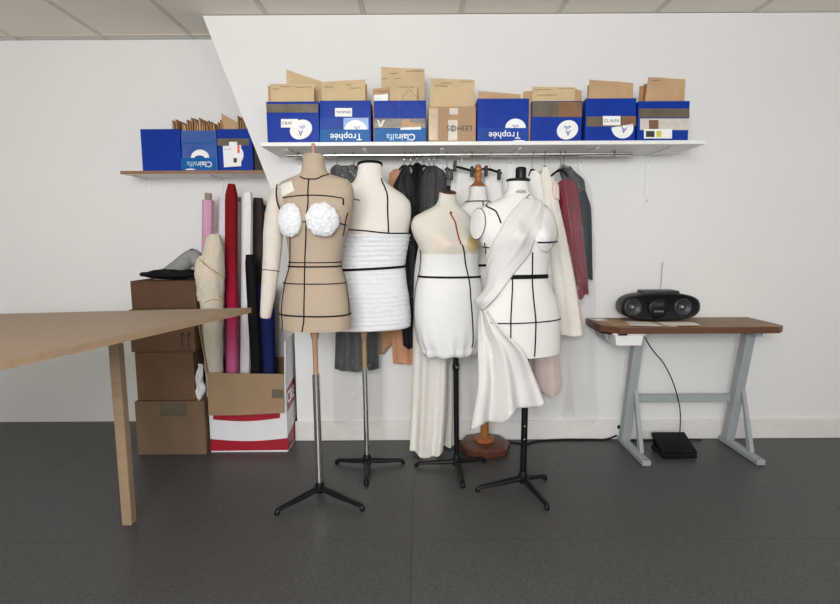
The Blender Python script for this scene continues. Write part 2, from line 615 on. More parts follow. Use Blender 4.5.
def envelope(ul, vl, ur, vr, Y, zb, label, m=KRAFT, th=.016, lean=.0, name='kraft_envelope', group=None, ubl=None, ubr=None, cat='envelope', curl=0.0):
    """padded paper envelope standing in a carton: a thin puffed slab"""
    A, B = at(ul, vl, Y), at(ur, vr, Y)
    C = Vector((A.x if ubl is None else at(ubl, vl, Y).x, Y, zb)); D = Vector((B.x if ubr is None else at(ubr, vr, Y).x, Y, zb))
    n, mm = 9, 9
    fr, bk = [], []
    for i in range(n):
        s = i / (n - 1)
        r1, r2 = [], []
        for j in range(mm):
            t = j / (mm - 1)
            p = A.lerp(B, t).lerp(C.lerp(D, t), s)
            puff = th * .5 * (1 - (2 * t - 1) ** 4) * (1 - (1 - s) ** 6) + .001
            w = .002 * math.sin(9 * t + 5 * s + ul)
            off = curl * (1 - s) ** 2 * (t - .3)
            p.y += lean * (1 - s) + th * .5 + off
            r1.append(p + Vector((0, -puff + w, 0)))
            r2.append(p + Vector((0, puff + w, 0)))
        fr.append(r1); bk.append(r2)
    v1, f1 = surf(fr)
    v2, f2 = surf(bk)
    k = len(v1)
    V = v1 + v2
    Fs = f1 + [tuple(reversed([q + k for q in f])) for f in f2]
    rim = [j for j in range(mm)] + [i * mm + mm - 1 for i in range(1, n)] + [(n - 1) * mm + j for j in range(mm - 2, -1, -1)] + [i * mm for i in range(n - 2, 0, -1)]
    for i in range(len(rim)):
        a, b = rim[i], rim[(i + 1) % len(rim)]
        Fs.append((a, b, b + k, a + k))
    return mo(name, (V, Fs), m, None, label=label, cat=cat, group=group, sharp=60)


BY = 2.845
ZB = SZ + .0005
EZ = SZ + .006
# 1
c = carton(266, 318.5, 101.5, BY, ZB, .30, BLUE, 'blue carton at the left end of the long shelf, white oval sticker under tape')
decal(c, 'tape', quad(266.5, 104, 318, 112.5), BY, TAPE)
decal(c, 'sticker', oval(301, 129.5, 11.5, 9.5, -28), BY, PAPER, .0032)
facetext(c, 'A', 300.5, 132.5, BY, 7, INKB, 180, .0, lift=.0048)
facetext(c, 'alfa', 302.5, 127, BY, 4.4, INKB, 172, .0, lift=.0048)
decal(c, 'label_strip', quad(281, 119, 298, 127.5), BY, PAPER)
facetext(c, 'CRAF', 287, 123.3, BY, 4, INK, 0, lift=.0025)
e = envelope(270, 83.5, 313.5, 83.5, BY + .012, EZ, 'wide flat kraft envelope with handwritten top line in the leftmost carton')
scribble(e, 272, 279, 89, BY + .012, h=.6); scribble(e, 280, 290, 86.5, BY + .012, h=.6); scribble(e, 296, 312, 87, BY + .012, h=.7)
envelope(286.5, 70, 321, 79.5, BY + .10, EZ, 'tall curled kraft envelope rising behind the leftmost carton', curl=.05, ubr=316)
envelope(267.5, 85.5, 310, 84, BY + .045, EZ, 'kraft envelope hidden behind the front one in the leftmost carton', KRAFT2)
# 2
c = carton(319.5, 370.5, 100.5, BY, ZB, .30, BLUE, 'second blue carton from the left on the long shelf, half oval logo')
decal(c, 'printed_panel', quad(320, 117.5, 369, 141.5), BY, LBLUE, .001)
decal(c, 'printed_band', quad(320, 129.6, 369.5, 141.5), BY, TEAL, .0015)
decal(c, 'pale_panel', quad(343.5, 117.8, 368.5, 129.5), BY, mat('pale_blue_panel', (128, 158, 208), .25, var=.15, scale=9, coat=.5), .0018)  # paler blue rectangle behind the half oval logo
decal(c, 'logo', oval(355.5, 129.4, 11, 9.3, 0, 18, 0, 180), BY, INKW, .0022)
facetext(c, 'alfa', 357, 127.8, BY, 4.5, INKB, 180)
facetext(c, 'Troph\u00e9e', 346, 136.6, BY, 8.8, INKW, 180, .05)
decal(c, 'label_strip', quad(335, 108, 352, 116.5), BY, PAPER)
facetext(c, 'TROPHEE', 343.5, 112.3, BY, 3.4, INK, 0)
e = envelope(321, 81.5, 365, 79, BY + .012, EZ, 'kraft envelope with a folded right corner in the second carton from the left')
scribble(e, 324, 333, 87, BY + .012, h=.6); scribble(e, 346, 351, 84.5, BY + .012, h=.5); scribble(e, 350, 361, 88, BY + .012, h=.6)
envelope(324, 82, 367, 84, BY + .05, EZ, 'darker kraft envelope just behind the front one in the second carton from the left', KRAFT2)
# 3
c = carton(373.8, 426, 100.5, BY, ZB, .30, BLUE, 'third blue carton on the long shelf with a torn tape strip across its middle')
decal(c, 'tape', quad(374.3, 118.5, 425.5, 128), BY, TAPE)
decal(c, 'torn_card', [(402, 122), (404, 118.8), (409, 118.8), (410, 122), (421, 124), (421.5, 128.5), (401.5, 129)], BY, KRAFT2, .002)
decal(c, 'torn_paper', [(401, 127.6), (421, 126.8), (421, 129.5), (400, 129.8)], BY, PAPER, .0024)
decal(c, 'torn_paper', [(377, 120), (379, 120), (380.5, 124.5), (382.5, 120), (385, 120), (382, 127), (379, 127)], BY, CLEAR, .002)
decal(c, 'printed_band', quad(374.3, 128.5, 425.5, 141.5), BY, TEAL, .001)
decal(c, 'fold_line', quad(398.6, 101, 400, 118.3), BY, LBLUE, .001)
facetext(c, 'Clair', 406.5, 136.8, BY, 8.8, INKW, 180, .05)
facetext(c, 'alfa', 392.2, 136.8, BY, 8.8, INKLB, 180, .05)
e = envelope(381, 66.5, 424.5, 68.5, BY + .10, EZ, 'tallest kraft envelope on the long shelf, standing in the third carton')
scribble(e, 406, 424, 71, BY + .10, h=.8); scribble(e, 382, 388, 78.5, BY + .10, h=.7); scribble(e, 390, 398, 73.5, BY + .10, h=.5); scribble(e, 395, 401, 78, BY + .10, h=.5)
e = envelope(389, 86.5, 417, 84.5, BY + .045, EZ, 'small kraft envelope with a pointed flap in the third carton')
mo('flap', tube([at(402, 97.5, BY + .041), at(409.5, 89, BY + .041), at(417, 97.5, BY + .041)], .0012, 4), KRAFT2, e)
scribble(e, 398, 415, 87, BY + .045, h=.6)
e = envelope(372.6, 88.5, 389, 86.5, BY + .03, EZ, 'narrow kraft envelope at the left edge of the third carton, white label on it', KRAFT2)
scribble(e, 374, 388, 91, BY + .03, h=1.1); scribble(e, 380, 391, 94, BY + .03, h=.9)
e = mo('paper_slip', hexa([at(373.8, 95, BY + .02), at(388, 93.8, BY + .02), at(388, 104, BY + .02), at(373.8, 104, BY + .02),
                           at(373.8, 95, BY + .022), at(388, 93.8, BY + .022), at(388, 104, BY + .022), at(373.8, 104, BY + .022)]), PAPER,
       smooth=False, label='small white paper slip tucked into the third carton', cat='paper')
scribble(e, 375, 380, 98.5, BY + .02, h=.5, lift=.001)
# 4 plain cardboard
c = carton(428.3, 476, 106.5, BY, ZB, .30, mat('tan_cardboard', (172, 144, 114), .8, var=.06, scale=7), 'plain brown cardboard carton with handwritten capitals between the blue cartons', name='cardboard_carton')
decal(c, 'tape', quad(449.5, 108, 458, 114.5), BY, CLEAR)
decal(c, 'tape', quad(448.2, 120, 457.5, 140.5), BY, CLEAR)
decal(c, 'side_tape', quad(429, 108, 438, 140), BY, mat('clear_tape_over_card', (190, 166, 138), .2, var=.1, scale=20, coat=.5))
decal(c, 'tape_oval', oval(452.8, 128.5, 2.5, 3.6), BY, mat('grey_tape_oval', (150, 142, 134), .4), .0022)  # small grey oval laid over the clear tape
facetext(c, 'LEIHOS', 459.5, 128, BY, 7.6, INK, 180, -.03, 'handwriting')
e = envelope(430.5, 77.8, 475, 79.5, BY + .012, EZ, 'pale kraft envelope standing tall in the plain brown carton', ubl=429.5)
scribble(e, 435, 447, 86, BY + .012, h=.7); scribble(e, 440, 452, 83, BY + .012, h=.6); scribble(e, 461, 473, 81.5, BY + .012, h=.6)
# 5
c = carton(477.5, 529, 98.5, BY, ZB, .30, BLUE, 'blue carton right of the plain brown one, half oval logo over the words')
decal(c, 'fold_line', quad(478, 115.6, 528.6, 116.2), BY, LBLUE)
decal(c, 'printed_band', quad(478, 128, 528.6, 141.5), BY, LBLUE)
decal(c, 'logo', oval(515.5, 127.9, 10.3, 9.3, 0, 18, 0, 180), BY, INKW, .002)
facetext(c, 'alfa', 515.5, 126.2, BY, 4.6, INKB, 180)
decal(c, 'oval_edge', oval(519, 141.6, 7, 1.6, 0, 14, 0, 180), BY, INKW, .002)
facetext(c, 'Troph\u00e9e', 504.5, 135, BY, 8.8, INKW, 180, .05)
envelope(478.5, 90.5, 521, 94, BY + .02, EZ, 'low brown kraft envelope barely showing above the carton right of the plain brown one', KRAFT2)
# 6
c = carton(532, 582.5, 101, BY, ZB, .30, BLUE, 'blue carton with a wide two-tone tape along its top edge')
decal(c, 'tape', quad(532.4, 101.8, 558.5, 117), BY, TAPE)
decal(c, 'tape', quad(558.5, 101.8, 582, 117), BY, TAPEB)
decal(c, 'sticker', oval(567.5, 129.8, 11, 9.3, -28), BY, PAPER)
facetext(c, 'A', 568, 132.6, BY, 7.5, INKB, 180, .02)
facetext(c, 'alfa', 567.5, 127.4, BY, 5, INKB, 178, .02)
e = envelope(532.5, 86.3, 575.8, 86.8, BY + .012, EZ, 'kraft envelope with two handwritten lines in the carton with the wide tape')
scribble(e, 534, 551, 89.5, BY + .012, h=.6); scribble(e, 558, 574, 88.5, BY + .012, h=.6); scribble(e, 537, 557, 95, BY + .012, h=.9)
envelope(523.5, 91.5, 534, 90, BY + .03, EZ, 'narrow brown envelope squeezed left of the wide-taped carton', KRAFT2, name='kraft_envelope')
envelope(574, 88, 582, 90.5, BY + .05, EZ, 'narrow brown envelope at the right edge of the wide-taped carton', KRAFT2)
# 7
c = carton(586, 636.5, 98.3, BY, ZB, .30, BLUE, 'blue carton with a white label strip centred on its brown tape')
decal(c, 'tape', quad(586.4, 116.5, 622, 126.5), BY, TAPE)
decal(c, 'tape', quad(622, 116, 636, 126), BY, TAPEB)
decal(c, 'sticker', oval(622.5, 127.5, 11, 11, -10, 18, 170, 370), BY, PAPER)
facetext(c, 'A', 624, 129.5, BY, 8, INKB, 190, .03)
decal(c, 'label_strip', quad(603, 116, 620.5, 125.3), BY, PAPER, .0022)
facetext(c, 'CL ALFA', 611.7, 120.7, BY, 3.8, INK, 0, lift=.004)
envelope(590, 79.3, 634, 82.5, BY + .012, EZ, 'broad crumpled kraft envelope in the carton with the centred white label strip', KRAFT2, ubl=587.5, ubr=635)
envelope(588, 85, 600, 84, BY + .06, EZ, 'brown envelope edge poking out left of the broad crumpled one', KRAFT3)
# 8
c = carton(638.5, 690, 101, BY, ZB, .30, BLUE, 'blue carton at the right end of the long shelf with barcode label')
decal(c, 'tape', quad(639, 108.5, 689.5, 117.6), BY, TAPE)
decal(c, 'label_strip', quad(640, 118.5, 689, 130), BY, CLEAR)
decal(c, 'tape', quad(649, 120, 658.5, 129), BY, TAPEB, .002)
decal(c, 'barcode_label', quad(644, 129, 672, 138.5), BY, PAPER, .0022)
decal(c, 'barcode', quad(646, 131, 654.5, 137), BY, INK, .0032)
decal(c, 'barcode', quad(656.5, 131, 661.5, 137), BY, YELLOW, .0032)
e = envelope(649, 76.5, 686, 79, BY + .012, EZ, 'kraft envelope in the carton at the right end of the long shelf', KRAFT2, ubl=642)
scribble(e, 651, 662, 80.5, BY + .012, h=.4)
for i, (ul, vl, ur, vr) in enumerate([(639.8, 86, 645.5, 85.5), (644, 84, 651, 83)]):
    envelope(ul, vl, ur, vr, BY + .035 + .025 * i, EZ, ['thin brown folder at the left edge of the rightmost carton', 'thin brown folder beside the envelope in the rightmost carton'][i], KRAFT3, th=.01, name='kraft_folder', cat='folder')

# recess shelf cartons with fans of folders
LY = LF + .012
LZB = LZ + .0005
c = carton(180.5, 216, 130.5, LY, LZB, .26, mat('mid_blue_print', (44, 84, 160), .25, var=.15, scale=8, coat=.4), 'lighter blue carton on the recess shelf with an arched white logo')
decal(c, 'fold_line', quad(181, 143, 215.5, 143.8), LY, TEAL)
decal(c, 'printed_band', quad(181, 158, 215.5, 169.5), LY, TEAL, .001)
decal(c, 'logo', oval(200, 157.8, 9.2, 8.2, 0, 18, 0, 180), LY, INKW, .0018)
decal(c, 'logo_cutout', oval(199.5, 157.9, 5, 2.6, 0, 12, 0, 180), LY, TEAL, .0028)
facetext(c, 'Clair', 204.5, 164, LY, 7.6, INKW, 180, .06)
facetext(c, 'alfa', 192, 164, LY, 7.6, INKLB, 180, .06)
decal(c, 'oval_edge', oval(190.5, 169.8, 5, 1.2, 0, 12, 0, 180), LY, INKW, .002)
c = carton(216.8, 251.5, 129, LY, LZB, .26, BLUE, 'darker blue carton on the recess shelf with a large white delivery label')
decal(c, 'tape', quad(217.2, 138.5, 249, 145.5), LY, TAPE)
decal(c, 'sticker', oval(236, 155, 7.5, 9), LY, PAPER)
decal(c, 'delivery_label', [(222.8, 146), (241, 145), (241.2, 166), (224, 167.3)], LY, PAPER, .002)
decal(c, 'label_tab', quad(229, 141.8, 237, 145.5), LY, PAPER, .002)
decal(c, 'red_mark', quad(237.3, 145.3, 239.6, 153), LY, ORANGE, .003)
decal(c, 'stamp', quad(233.5, 158, 236.8, 162.5), LY, INK, .003)
scribble(c, 224, 232, 149, LY, lift=.0035, h=.6, th=.25)
c = carton(140, 179.5, 129, LY, LZB, .26, BLUE, 'dark carton at the left edge of the recess shelf')
carton(253.2, 275, 131, LY + .03, LZB, .2, mat('black_card', (34, 32, 32), .6, var=.15), 'black card box half hidden by the slanted wall end', name='card_box', cat='box')
rs = random.Random(3)


def folder(u, w, vt, label, grp, m, tilt, y0, dp):
    """thin card folder standing edge-on in the carton, its top cut on a slant"""
    p0 = at(u, vt, LY + y0)
    x0, x1 = p0.x, at(u + w, vt, LY + y0).x
    zt, zl = p0.z, LZB + .006
    th = max(.004, (x1 - x0) * .62)
    k = tilt
    V = [(x0, LY + y0, zl), (x0 + th, LY + y0, zl), (x0 + th + k, LY + y0, zt - .02), (x0 + k, LY + y0, zt),
         (x0, LY + y0 + dp, zl), (x0 + th, LY + y0 + dp, zl), (x0 + th + k, LY + y0 + dp, zt - .01), (x0 + k, LY + y0 + dp, zt + .008)]
    return mo('kraft_folder', hexa(V), m, smooth=False, label=label, cat='folder', group=grp)


ORD = ['leftmost', 'second', 'third', 'fourth', 'fifth', 'sixth', 'seventh', 'eighth', 'ninth', 'tenth', 'eleventh', 'twelfth', 'thirteenth', 'fourteenth', 'fifteenth', 'sixteenth']
kf = -1
u = 181.8
while u < 213.5:
    kf += 1
    w = rs.uniform(1.9, 2.7)
    folder(u, w, rs.uniform(116.5, 122.5) + (3 if u < 186 else 0), (ORD[kf] + ' thin kraft folder ' + ('from the left ' if kf else '') + 'in the lighter blue recess carton'), 'folders in the lighter blue recess carton',
           rs.choice([KRAFT3, KRAFT2, KRAFT3]), rs.uniform(-.001, .003), .02 + rs.uniform(0, .02), .2)
    u += w
for kf, (u, v, w) in enumerate(((217.5, 122, 2), (219.8, 119.5, 2.2), (222.2, 122.5, 2))):
    folder(u, w, v, ('leftmost', 'middle', 'rightmost')[kf] + ' of three kraft folders left of the tall pointed one on the recess shelf', 'folders at the left of the darker recess carton', KRAFT3, 0, .03, .2)
envelope(221, 113, 237, 122, LY + .03, LZB + .006, 'kraft folder with a tall pointed corner in the darker blue recess carton', KRAFT2, th=.01, name='kraft_folder', cat='folder', ubl=221, ubr=234)
for kf, (u, v, w) in enumerate(((236.8, 115.5, 2), (239.2, 117.5, 2), (241.6, 116, 2.2), (244, 121, 2.2))):
    folder(u, w, v, ('nearest', 'second', 'third', 'last')[kf] + ' of four kraft folders right of the tall pointed one on the recess shelf', 'folders at the right of the darker recess carton', KRAFT3, .003, .03, .2)
for kf, (u, v, w) in enumerate(((172, 120, 3), (175.2, 119, 2.5))):
    folder(u, w, v, ('left', 'right')[kf] + ' of two kraft folders in the carton at the left edge of the recess shelf', 'folders in the leftmost recess carton', KRAFT3, 0, .02, .2)


# ------------------------------------------------------------------ dress forms
class Form:
    """torso surface from measured rings: (row, left, right, front depth, back depth)"""
    def __init__(s, rings, Y, ub, yaw, bust=None, tilt=0.0):
        s.tilt = tilt
        s.Y, s.yaw = Y, math.radians(yaw)
        s.base = Vector((at(ub, 480, Y).x, Y, 0))
        rings = sorted(rings, key=lambda r: -r[0])
        z, c, w, df, db = [], [], [], [], []
        for v, l, r, a, b in rings:
            p, q = at(l, v, Y), at(r, v, Y)
            h = (q - p).length / 2
            d = (a + b) / 2
            z.append((p.z + q.z) / 2); c.append((p.x + q.x) / 2)
            w.append(math.sqrt(max(h * h - (d * math.sin(s.yaw)) ** 2, .0004)) / math.cos(s.yaw))
            df.append(a); db.append(b)
        s.z, s.c, s.w, s.df, s.db = map(np.array, (z, c, w, df, db))
        s.z0, s.z1 = z[0], z[-1]
        s.bust = bust          # (row, lateral offset, amplitude)
        if bust:
            s.bz = at(ub, bust[0], Y).z
        th, zz = np.meshgrid(np.linspace(-math.pi, math.pi, 181)[:-1], np.linspace(s.z0, s.z1, 220), indexing='ij')
        s.gt, s.gz = th, zz
        P = s.pt(th, zz)
        e = 1e-3
        du = s.pt(th + e, zz) - P
        dz = s.pt(th, np.clip(zz + e, s.z0, s.z1 + e)) - s.pt(th, zz - e)
        N = np.cross(du, dz)
        vis = ((np.array([0, 0, HC]) - P) * N).sum(-1) > 0
        s.uv = np.where(vis[..., None], proj(P), 1e6)

    def pt(s, th, z, off=0.0):
        th = np.asarray(th, float); z = np.asarray(z, float)
        w = interp(s.z, s.w, z) + off
        df = interp(s.z, s.df, z) + off
        db = interp(s.z, s.db, z) + off
        cx = interp(s.z, s.c, z)
        sn, cs = np.sin(th), np.cos(th)
        lx = w * np.sign(sn) * np.abs(sn) ** .92
        ly = np.where(cs > 0, df, db) * np.sign(cs) * np.abs(cs) ** .92
        if s.bust:
            _, bx, amp = s.bust
            for q in (-1, 1):
                ly = ly + np.where(cs > 0, amp * np.exp(-((lx - q * bx) / .055) ** 2 - ((z - s.bz) / .06) ** 2), 0)
        cy, sy = math.cos(s.yaw), math.sin(s.yaw)
        return np.stack([cx + lx * cy + ly * sy, s.Y + lx * sy - ly * cy, z + s.tilt * cs * np.clip((z - s.z[-1] + .05) / .05, 0, 1)], -1)

    def nrm(s, th, z):
        e = 2e-3
        n = np.cross(s.pt(th + e, z) - s.pt(th - e, z), s.pt(th, z + e) - s.pt(th, z - e))
        return n / (np.linalg.norm(n) + 1e-9)

    def pix(s, u, v):
        d = ((s.uv - np.array([u, v])) ** 2).sum(-1)
        i = np.unravel_index(np.argmin(d), d.shape)
        return float(s.gt[i]), float(s.gz[i])

    def rings(s, za, zb, n, m=72, off=0.0, fn=None):
        P = []
        for i in range(n):
            z = za + (zb - za) * i / (n - 1)
            row = []
            for j in range(m):
                t = -math.pi + 2 * math.pi * j / m
                o = off if fn is None else fn(t, z, i / (n - 1))
                row.append(Vector(s.pt(t, z, o)))
            P.append(row)
        return P

    def torso(s, m, root, name='torso'):
        return mo(name, surf(s.rings(s.z0, s.z1, 90), cv=True, capu=True), m, root, sharp=50)

    def line(s, pxs, n=36, off=.001):
        tz = [s.pix(*p) for p in pxs]
        P = smoothline([Vector((a, b, 0)) for a, b in tz], n)
        return [Vector(s.pt(p.x, p.y, off)) for p in P], [Vector(s.nrm(p.x, p.y)) for p in P]

    def tape(s, pxs, wpx, root, m=TAPEK, n=36, off=.0015, name='style_tape'):
        p, nn = s.line(pxs, n, off)
        return mo(name, ribbon(p, nn, wpx * 1.15 * s.Y / F, .002), m, root)

    def band(s, v, wpx, root, m=TAPEK, off=.0015, name='style_tape', tilt=0.0):
        z = at(420, v, s.Y).z
        h = wpx * 1.1 * s.Y / F / 2
        P = []
        zz = [z - h, z + h]
        for k in range(72):
            t = -math.pi + 2 * math.pi * k / 72
            dz = tilt * math.sin(t)
            a, b = Vector(s.pt(t, zz[0] + dz, off)), Vector(s.pt(t, zz[1] + dz, off))
            c, d = Vector(s.pt(t, zz[1] + dz, off + .0022)), Vector(s.pt(t, zz[0] + dz, off + .0022))
            P.append([a, b, c, d])
        return mo(name, surf(P, cu=True, cv=True), m, root)


def tripod(root, base, hubz, feet, m=BLACKM, r=.014, foot=None):
    mo('hub', lathe([(.012, hubz - .035), (.022, hubz - .03), (.024, hubz), (.02, hubz + .02), (.017, hubz + .03)], (base.x, base.y, 0), 16), m, root)
    for f in feet:
        d = (f - base); d.z = 0
        L = d.length; d.normalize()
        p = [base + Vector((0, 0, hubz - .008)) + d * .012, base + d * L * .5 + Vector((0, 0, hubz * .62)), base + d * L * .93 + Vector((0, 0, .022)), base + d * L + Vector((0, 0, .012))]
        l = mo('leg', tube(smoothline(p, 12), [.017] * 4 + [.015, .014, .013, .0125, .012, .012, .012, .012], 10, .8), m, root)
        mo('foot', lathe([(.011, 0), (.0125, .003), (.0125, .012), (.008, .02)], (base.x + d.x * L, base.y + d.y * L, .0003), 12), foot or BLACKP, l)


def third(base, a, b):
    return base * 3 - a - b if False else Vector((2 * base.x - (a.x + b.x) / 2, 2 * base.y - (a.y + b.y) / 2, 0))


# --- 1 beige linen form, front left
f1 = Form([(155.5, 303, 324, .044, .044), (165, 302.5, 325, .047, .047), (173.5, 300, 328.5, .054, .054), (177.5, 289, 340, .062, .066),
           (182.5, 278, 350.5, .072, .088), (192, 276, 354, .088, .10), (205, 279, 354, .102, .108), (222, 283, 351, .112, .106), (240, 287, 345, .102, .098),
           (262, 289, 341, .092, .09), (285, 283, 346.5, .104, .112), (310, 279, 350.5, .114, .126), (322, 280, 351, .114, .128), (328.3, 280.5, 351, .113, .127)],
          2.45, 319.5, -14, (221, .072, .03))
r1 = empty('dress_form', f1.base, 'beige linen dress form with stuffed cream arm and two fluffy bust cups', 'dress form')
f1.torso(LINEN, r1)
zt = f1.z1
nc = Vector(f1.pt(0, zt)) * .5 + Vector(f1.pt(math.pi, zt)) * .5
mo('neck_cap', lathe([(.044, -.004), (.046, .0), (.045, .004), (.04, .006)], nc, 24), LINEN, r1)
mo('finial', lathe([(.010, .0), (.009, .02), (.0085, .045), (.009, .05), (.006, .054)], nc, 14), WOODL, r1)
f1.tape([(300.7, 176.5), (304, 178.5), (309.5, 179.2), (317, 178.7), (324, 176), (328.5, 173.6)], 1.0, r1)
f1.tape([(309.5, 179), (308, 195), (306, 215), (305.7, 240), (304.9, 262), (304.4, 290), (304.3, 318), (302.5, 335)], 1.0, r1)
f1.tape([(279, 199.5), (290, 196.5), (306, 195.3), (325, 195.6), (342.5, 198.5)], .9, r1)
f1.tape([(342.5, 198.5), (342.8, 205)], 1.2, r1)
f1.tape([(300, 221.5), (309, 221.5)], .8, r1)
f1.tape([(339, 223), (346, 225.3)], .9, r1)
f1.tape([(347.5, 213), (345, 222), (343, 236)], .9, r1)
f1.tape([(290.2, 236), (290.5, 258), (286, 280), (282.3, 305), (282.5, 331)], .9, r1)
f1.band(261.3, .9, r1); f1.band(265.3, 1.3, r1); f1.band(281.7, .9, r1); f1.band(312.5, 1.3, r1)
f1.tape([(340.5, 262), (343.5, 275), (347, 292), (348.5, 315)], .9, r1)


def cup(form, u, v, ru, rv, h, root, seed, tilt=0):
    th, z = form.pix(u, v)
    C = Vector(form.pt(th, z)); N = Vector(form.nrm(th, z))
    N = (N + Vector((0, -.6, 0))).normalized()
    a = Vector((0, 0, 1)).cross(N).normalized(); b = N.cross(a)
    k = form.Y / F
    P = []
    for i in range(26):
        s = i / 25
        row = []
        for j in range(80):
            t = 2 * math.pi * j / 80
            ang = s * math.pi * .55
            p = C + (a * math.cos(t) * ru * k + b * math.sin(t) * rv * k) * math.sin(ang) + N * (h * math.cos(ang) - .006)
            q = noise.noise(Vector((p.x, p.y, p.z)) * 70 + Vector((seed, 0, 0))) * .004 + noise.noise(Vector((p.x, p.y, p.z)) * 190) * .005
            row.append(p + N * q + (a * math.cos(t) + b * math.sin(t)) * (noise.noise(Vector((math.cos(t) * 3, math.sin(t) * 3, seed))) * .006 + noise.noise(Vector((math.cos(t) * 11, math.sin(t) * 11, seed))) * .005) * s)
        P.append(row)
    return mo('bust_cup', surf(P, cv=True, capu=True), FLUFF, root, sharp=180, label='fluffy white bust cup')


cup(f1, 289.5, 220.5, 12.5, 16, .034, r1, 3)
cup(f1, 323, 219.5, 15.5, 16, .040, r1, 9)
# cream shoulder patch and stuffed arm
pl, _ = f1.line([(279, 186.5), (286, 182.5), (292, 181)], 12, .003)
pr, _ = f1.line([(277.5, 199.5), (284, 196), (295, 190.5)], 12, .003)
mo('shoulder_patch', surf([[a.lerp(b, j / 7) + Vector((0, -.004 * math.sin(math.pi * j / 7), 0)) for j in range(8)] for a, b in zip(pl, pr)]), CALICO, r1, solid=.002)
ap = [at(278.5, 190, 2.44), at(276, 205, 2.42), at(273.5, 230, 2.40), at(271.8, 258, 2.38), at(268.6, 290, 2.36), at(266, 312, 2.35), at(265.6, 317.5, 2.35)]
rr = [.028, .040, .0445, .040, .033, .026, .022]
n = 40
P = smoothline(ap, n)
rad = [float(interp(np.arange(7), rr, i / (n - 1) * 6)) for i in range(n)]
arm = mo('stuffed_arm', tube(P, rad, 22), ARMC, r1, label='stuffed cream cotton arm')
k = 22
mo('arm_tape', tube([P[k] + (P[k + 1] - P[k]) * -.05, P[k] + (P[k + 1] - P[k]) * .10], [rad[k] + .0015] * 2, 22), TAPEK, arm)
mo('armhole_tape', tube(smoothline([at(277, 184.5, 2.375), at(276.2, 193, 2.36), at(277.5, 203, 2.355), at(280.5, 211, 2.36)], 14), .0035, 8), TAPEK, r1)
zb = f1.z0
b1 = f1.base
hz = .05
za = at(316, 374, 2.45).z
lean = at(315, 345, 2.45).x - b1.x
px = lambda z: b1.x + lean * (z - hz) / (zb - hz)
mo('wooden_pole', lathe([(.012, za - .01), (.0125, za + .01), (.013, zb - .06), (.016, zb - .05), (.021, zb - .03), (.018, zb - .012), (.024, zb - .004), (.024, zb + .002)], (px((za + zb) / 2), b1.y, 0), 18), WOODL, r1)
mo('chrome_pole', tube([(px(hz), b1.y, hz), (px(za), b1.y, za)], .0185, 20), CHROME, r1)
fa, fb = fl(277, 514.5), fl(362.5, 510.5)
tripod(r1, b1, hz, [fa, fb, third(b1, fa, fb)])

# --- 2 cream form wrapped in tulle
f2 = Form([(165, 358.5, 381.5, .043, .043), (175, 357, 382.5, .047, .047), (181, 354.5, 385, .054, .056), (188, 345, 394, .064, .07), (196, 336, 405, .075, .088),
           (204, 331.5, 410.5, .088, .098), (215, 331, 411, .104, .104), (232, 333, 408.5, .112, .10), (250, 336, 405, .104, .095), (267, 338, 403, .096, .09),
           (300, 334, 407, .114, .115), (320, 332, 408.5, .115, .12), (328, 332.5, 408, .114, .119)], 2.78, 367.5, 12, (228, .07, .016), .012)
r2 = empty('dress_form', f2.base, 'cream dress form wrapped in a white tulle tube from chest to hip', 'dress form')
f2.torso(CALICO, r2)
nc = Vector(f2.pt(0, f2.z1)) * .5 + Vector(f2.pt(math.pi, f2.z1)) * .5
P = [[Vector(f2.pt(-math.pi + 2 * math.pi * j / 48, f2.z1 - .002, .002 + .004 * math.cos(2 * math.pi * i / 6))) + Vector((0, 0, .003 + .008 * math.sin(2 * math.pi * i / 6))) for i in range(6)] for j in range(48)]
mo('neck_ring', surf(P, cu=True, cv=True), TAPEK, r2)
mo('neck_cap', lathe([(.043, -.002), (.038, .004), (.012, .007), (.010, .014), (.004, .016)], nc, 24, (-.05, .27, .96)), CALICO, r2)
f2.tape([(381, 178.5), (385, 188), (387.5, 200), (388, 215), (388, 232.5)], 1.2, r2)
f2.tape([(345.5, 229.5), (365, 231), (388, 232.8), (407.5, 233)], 1.1, r2)
f2.tape([(354, 199), (360, 200.8)], .7, r2)
za, zb_ = at(370, 234.5, 2.78).z, at(370, 327, 2.78).z
rng = random.Random(2)
pleats = [rng.uniform(.6, 1.4) for _ in range(40)]


def tulle(t, z, s):
    q = s * 39
    r = .5 + .5 * math.sin(q * 2 * math.pi / 1.9 + 1.6 * noise.noise(Vector((q * .45, t * .8, 7))) + .5 * math.sin(2 * t) + .4 * noise.noise(Vector((t * 1.5, q * .3, 1))))
    return .010 + .0022 * r * pleats[int(q)] + .003 * noise.noise(Vector((math.cos(t) * 9, math.sin(t) * 9, z * 60)))


tl = mo('tulle_wrap', surf(f2.rings(za, zb_, 150, 110, fn=tulle), cv=True), TULLE, r2, sharp=180, label='gathered white tulle wrap')
f2.band(267.5, 2.2, r2, off=.016, name='waist_tape', tilt=.008)
b2 = f2.base
zb = f2.z0
hz = .045
za = at(366, 367, 2.78).z
mo('wooden_pole', lathe([(.011, za - .01), (.0125, za + .02), (.0125, zb - .05), (.019, zb - .035), (.016, zb - .015), (.022, zb - .002), (.022, zb + .002)], (b2.x - .004, b2.y, 0), 18), WOODL, r2)
cp = mo('chrome_pole', tube([(b2.x, b2.y, hz), (b2.x - .004, b2.y, za)], .0155, 18), CHROME, r2)
mo('locking_screw', lathe([(.004, 0), (.004, .014), (.008, .015), (.008, .022)], (b2.x + .01, b2.y, za + .01), 10, (1, -.3, 0)), STEEL, cp)
tripod(r2, b2, hz, [fl(337, 463.5), fl(403, 463.5), fl(366.5, 485)])

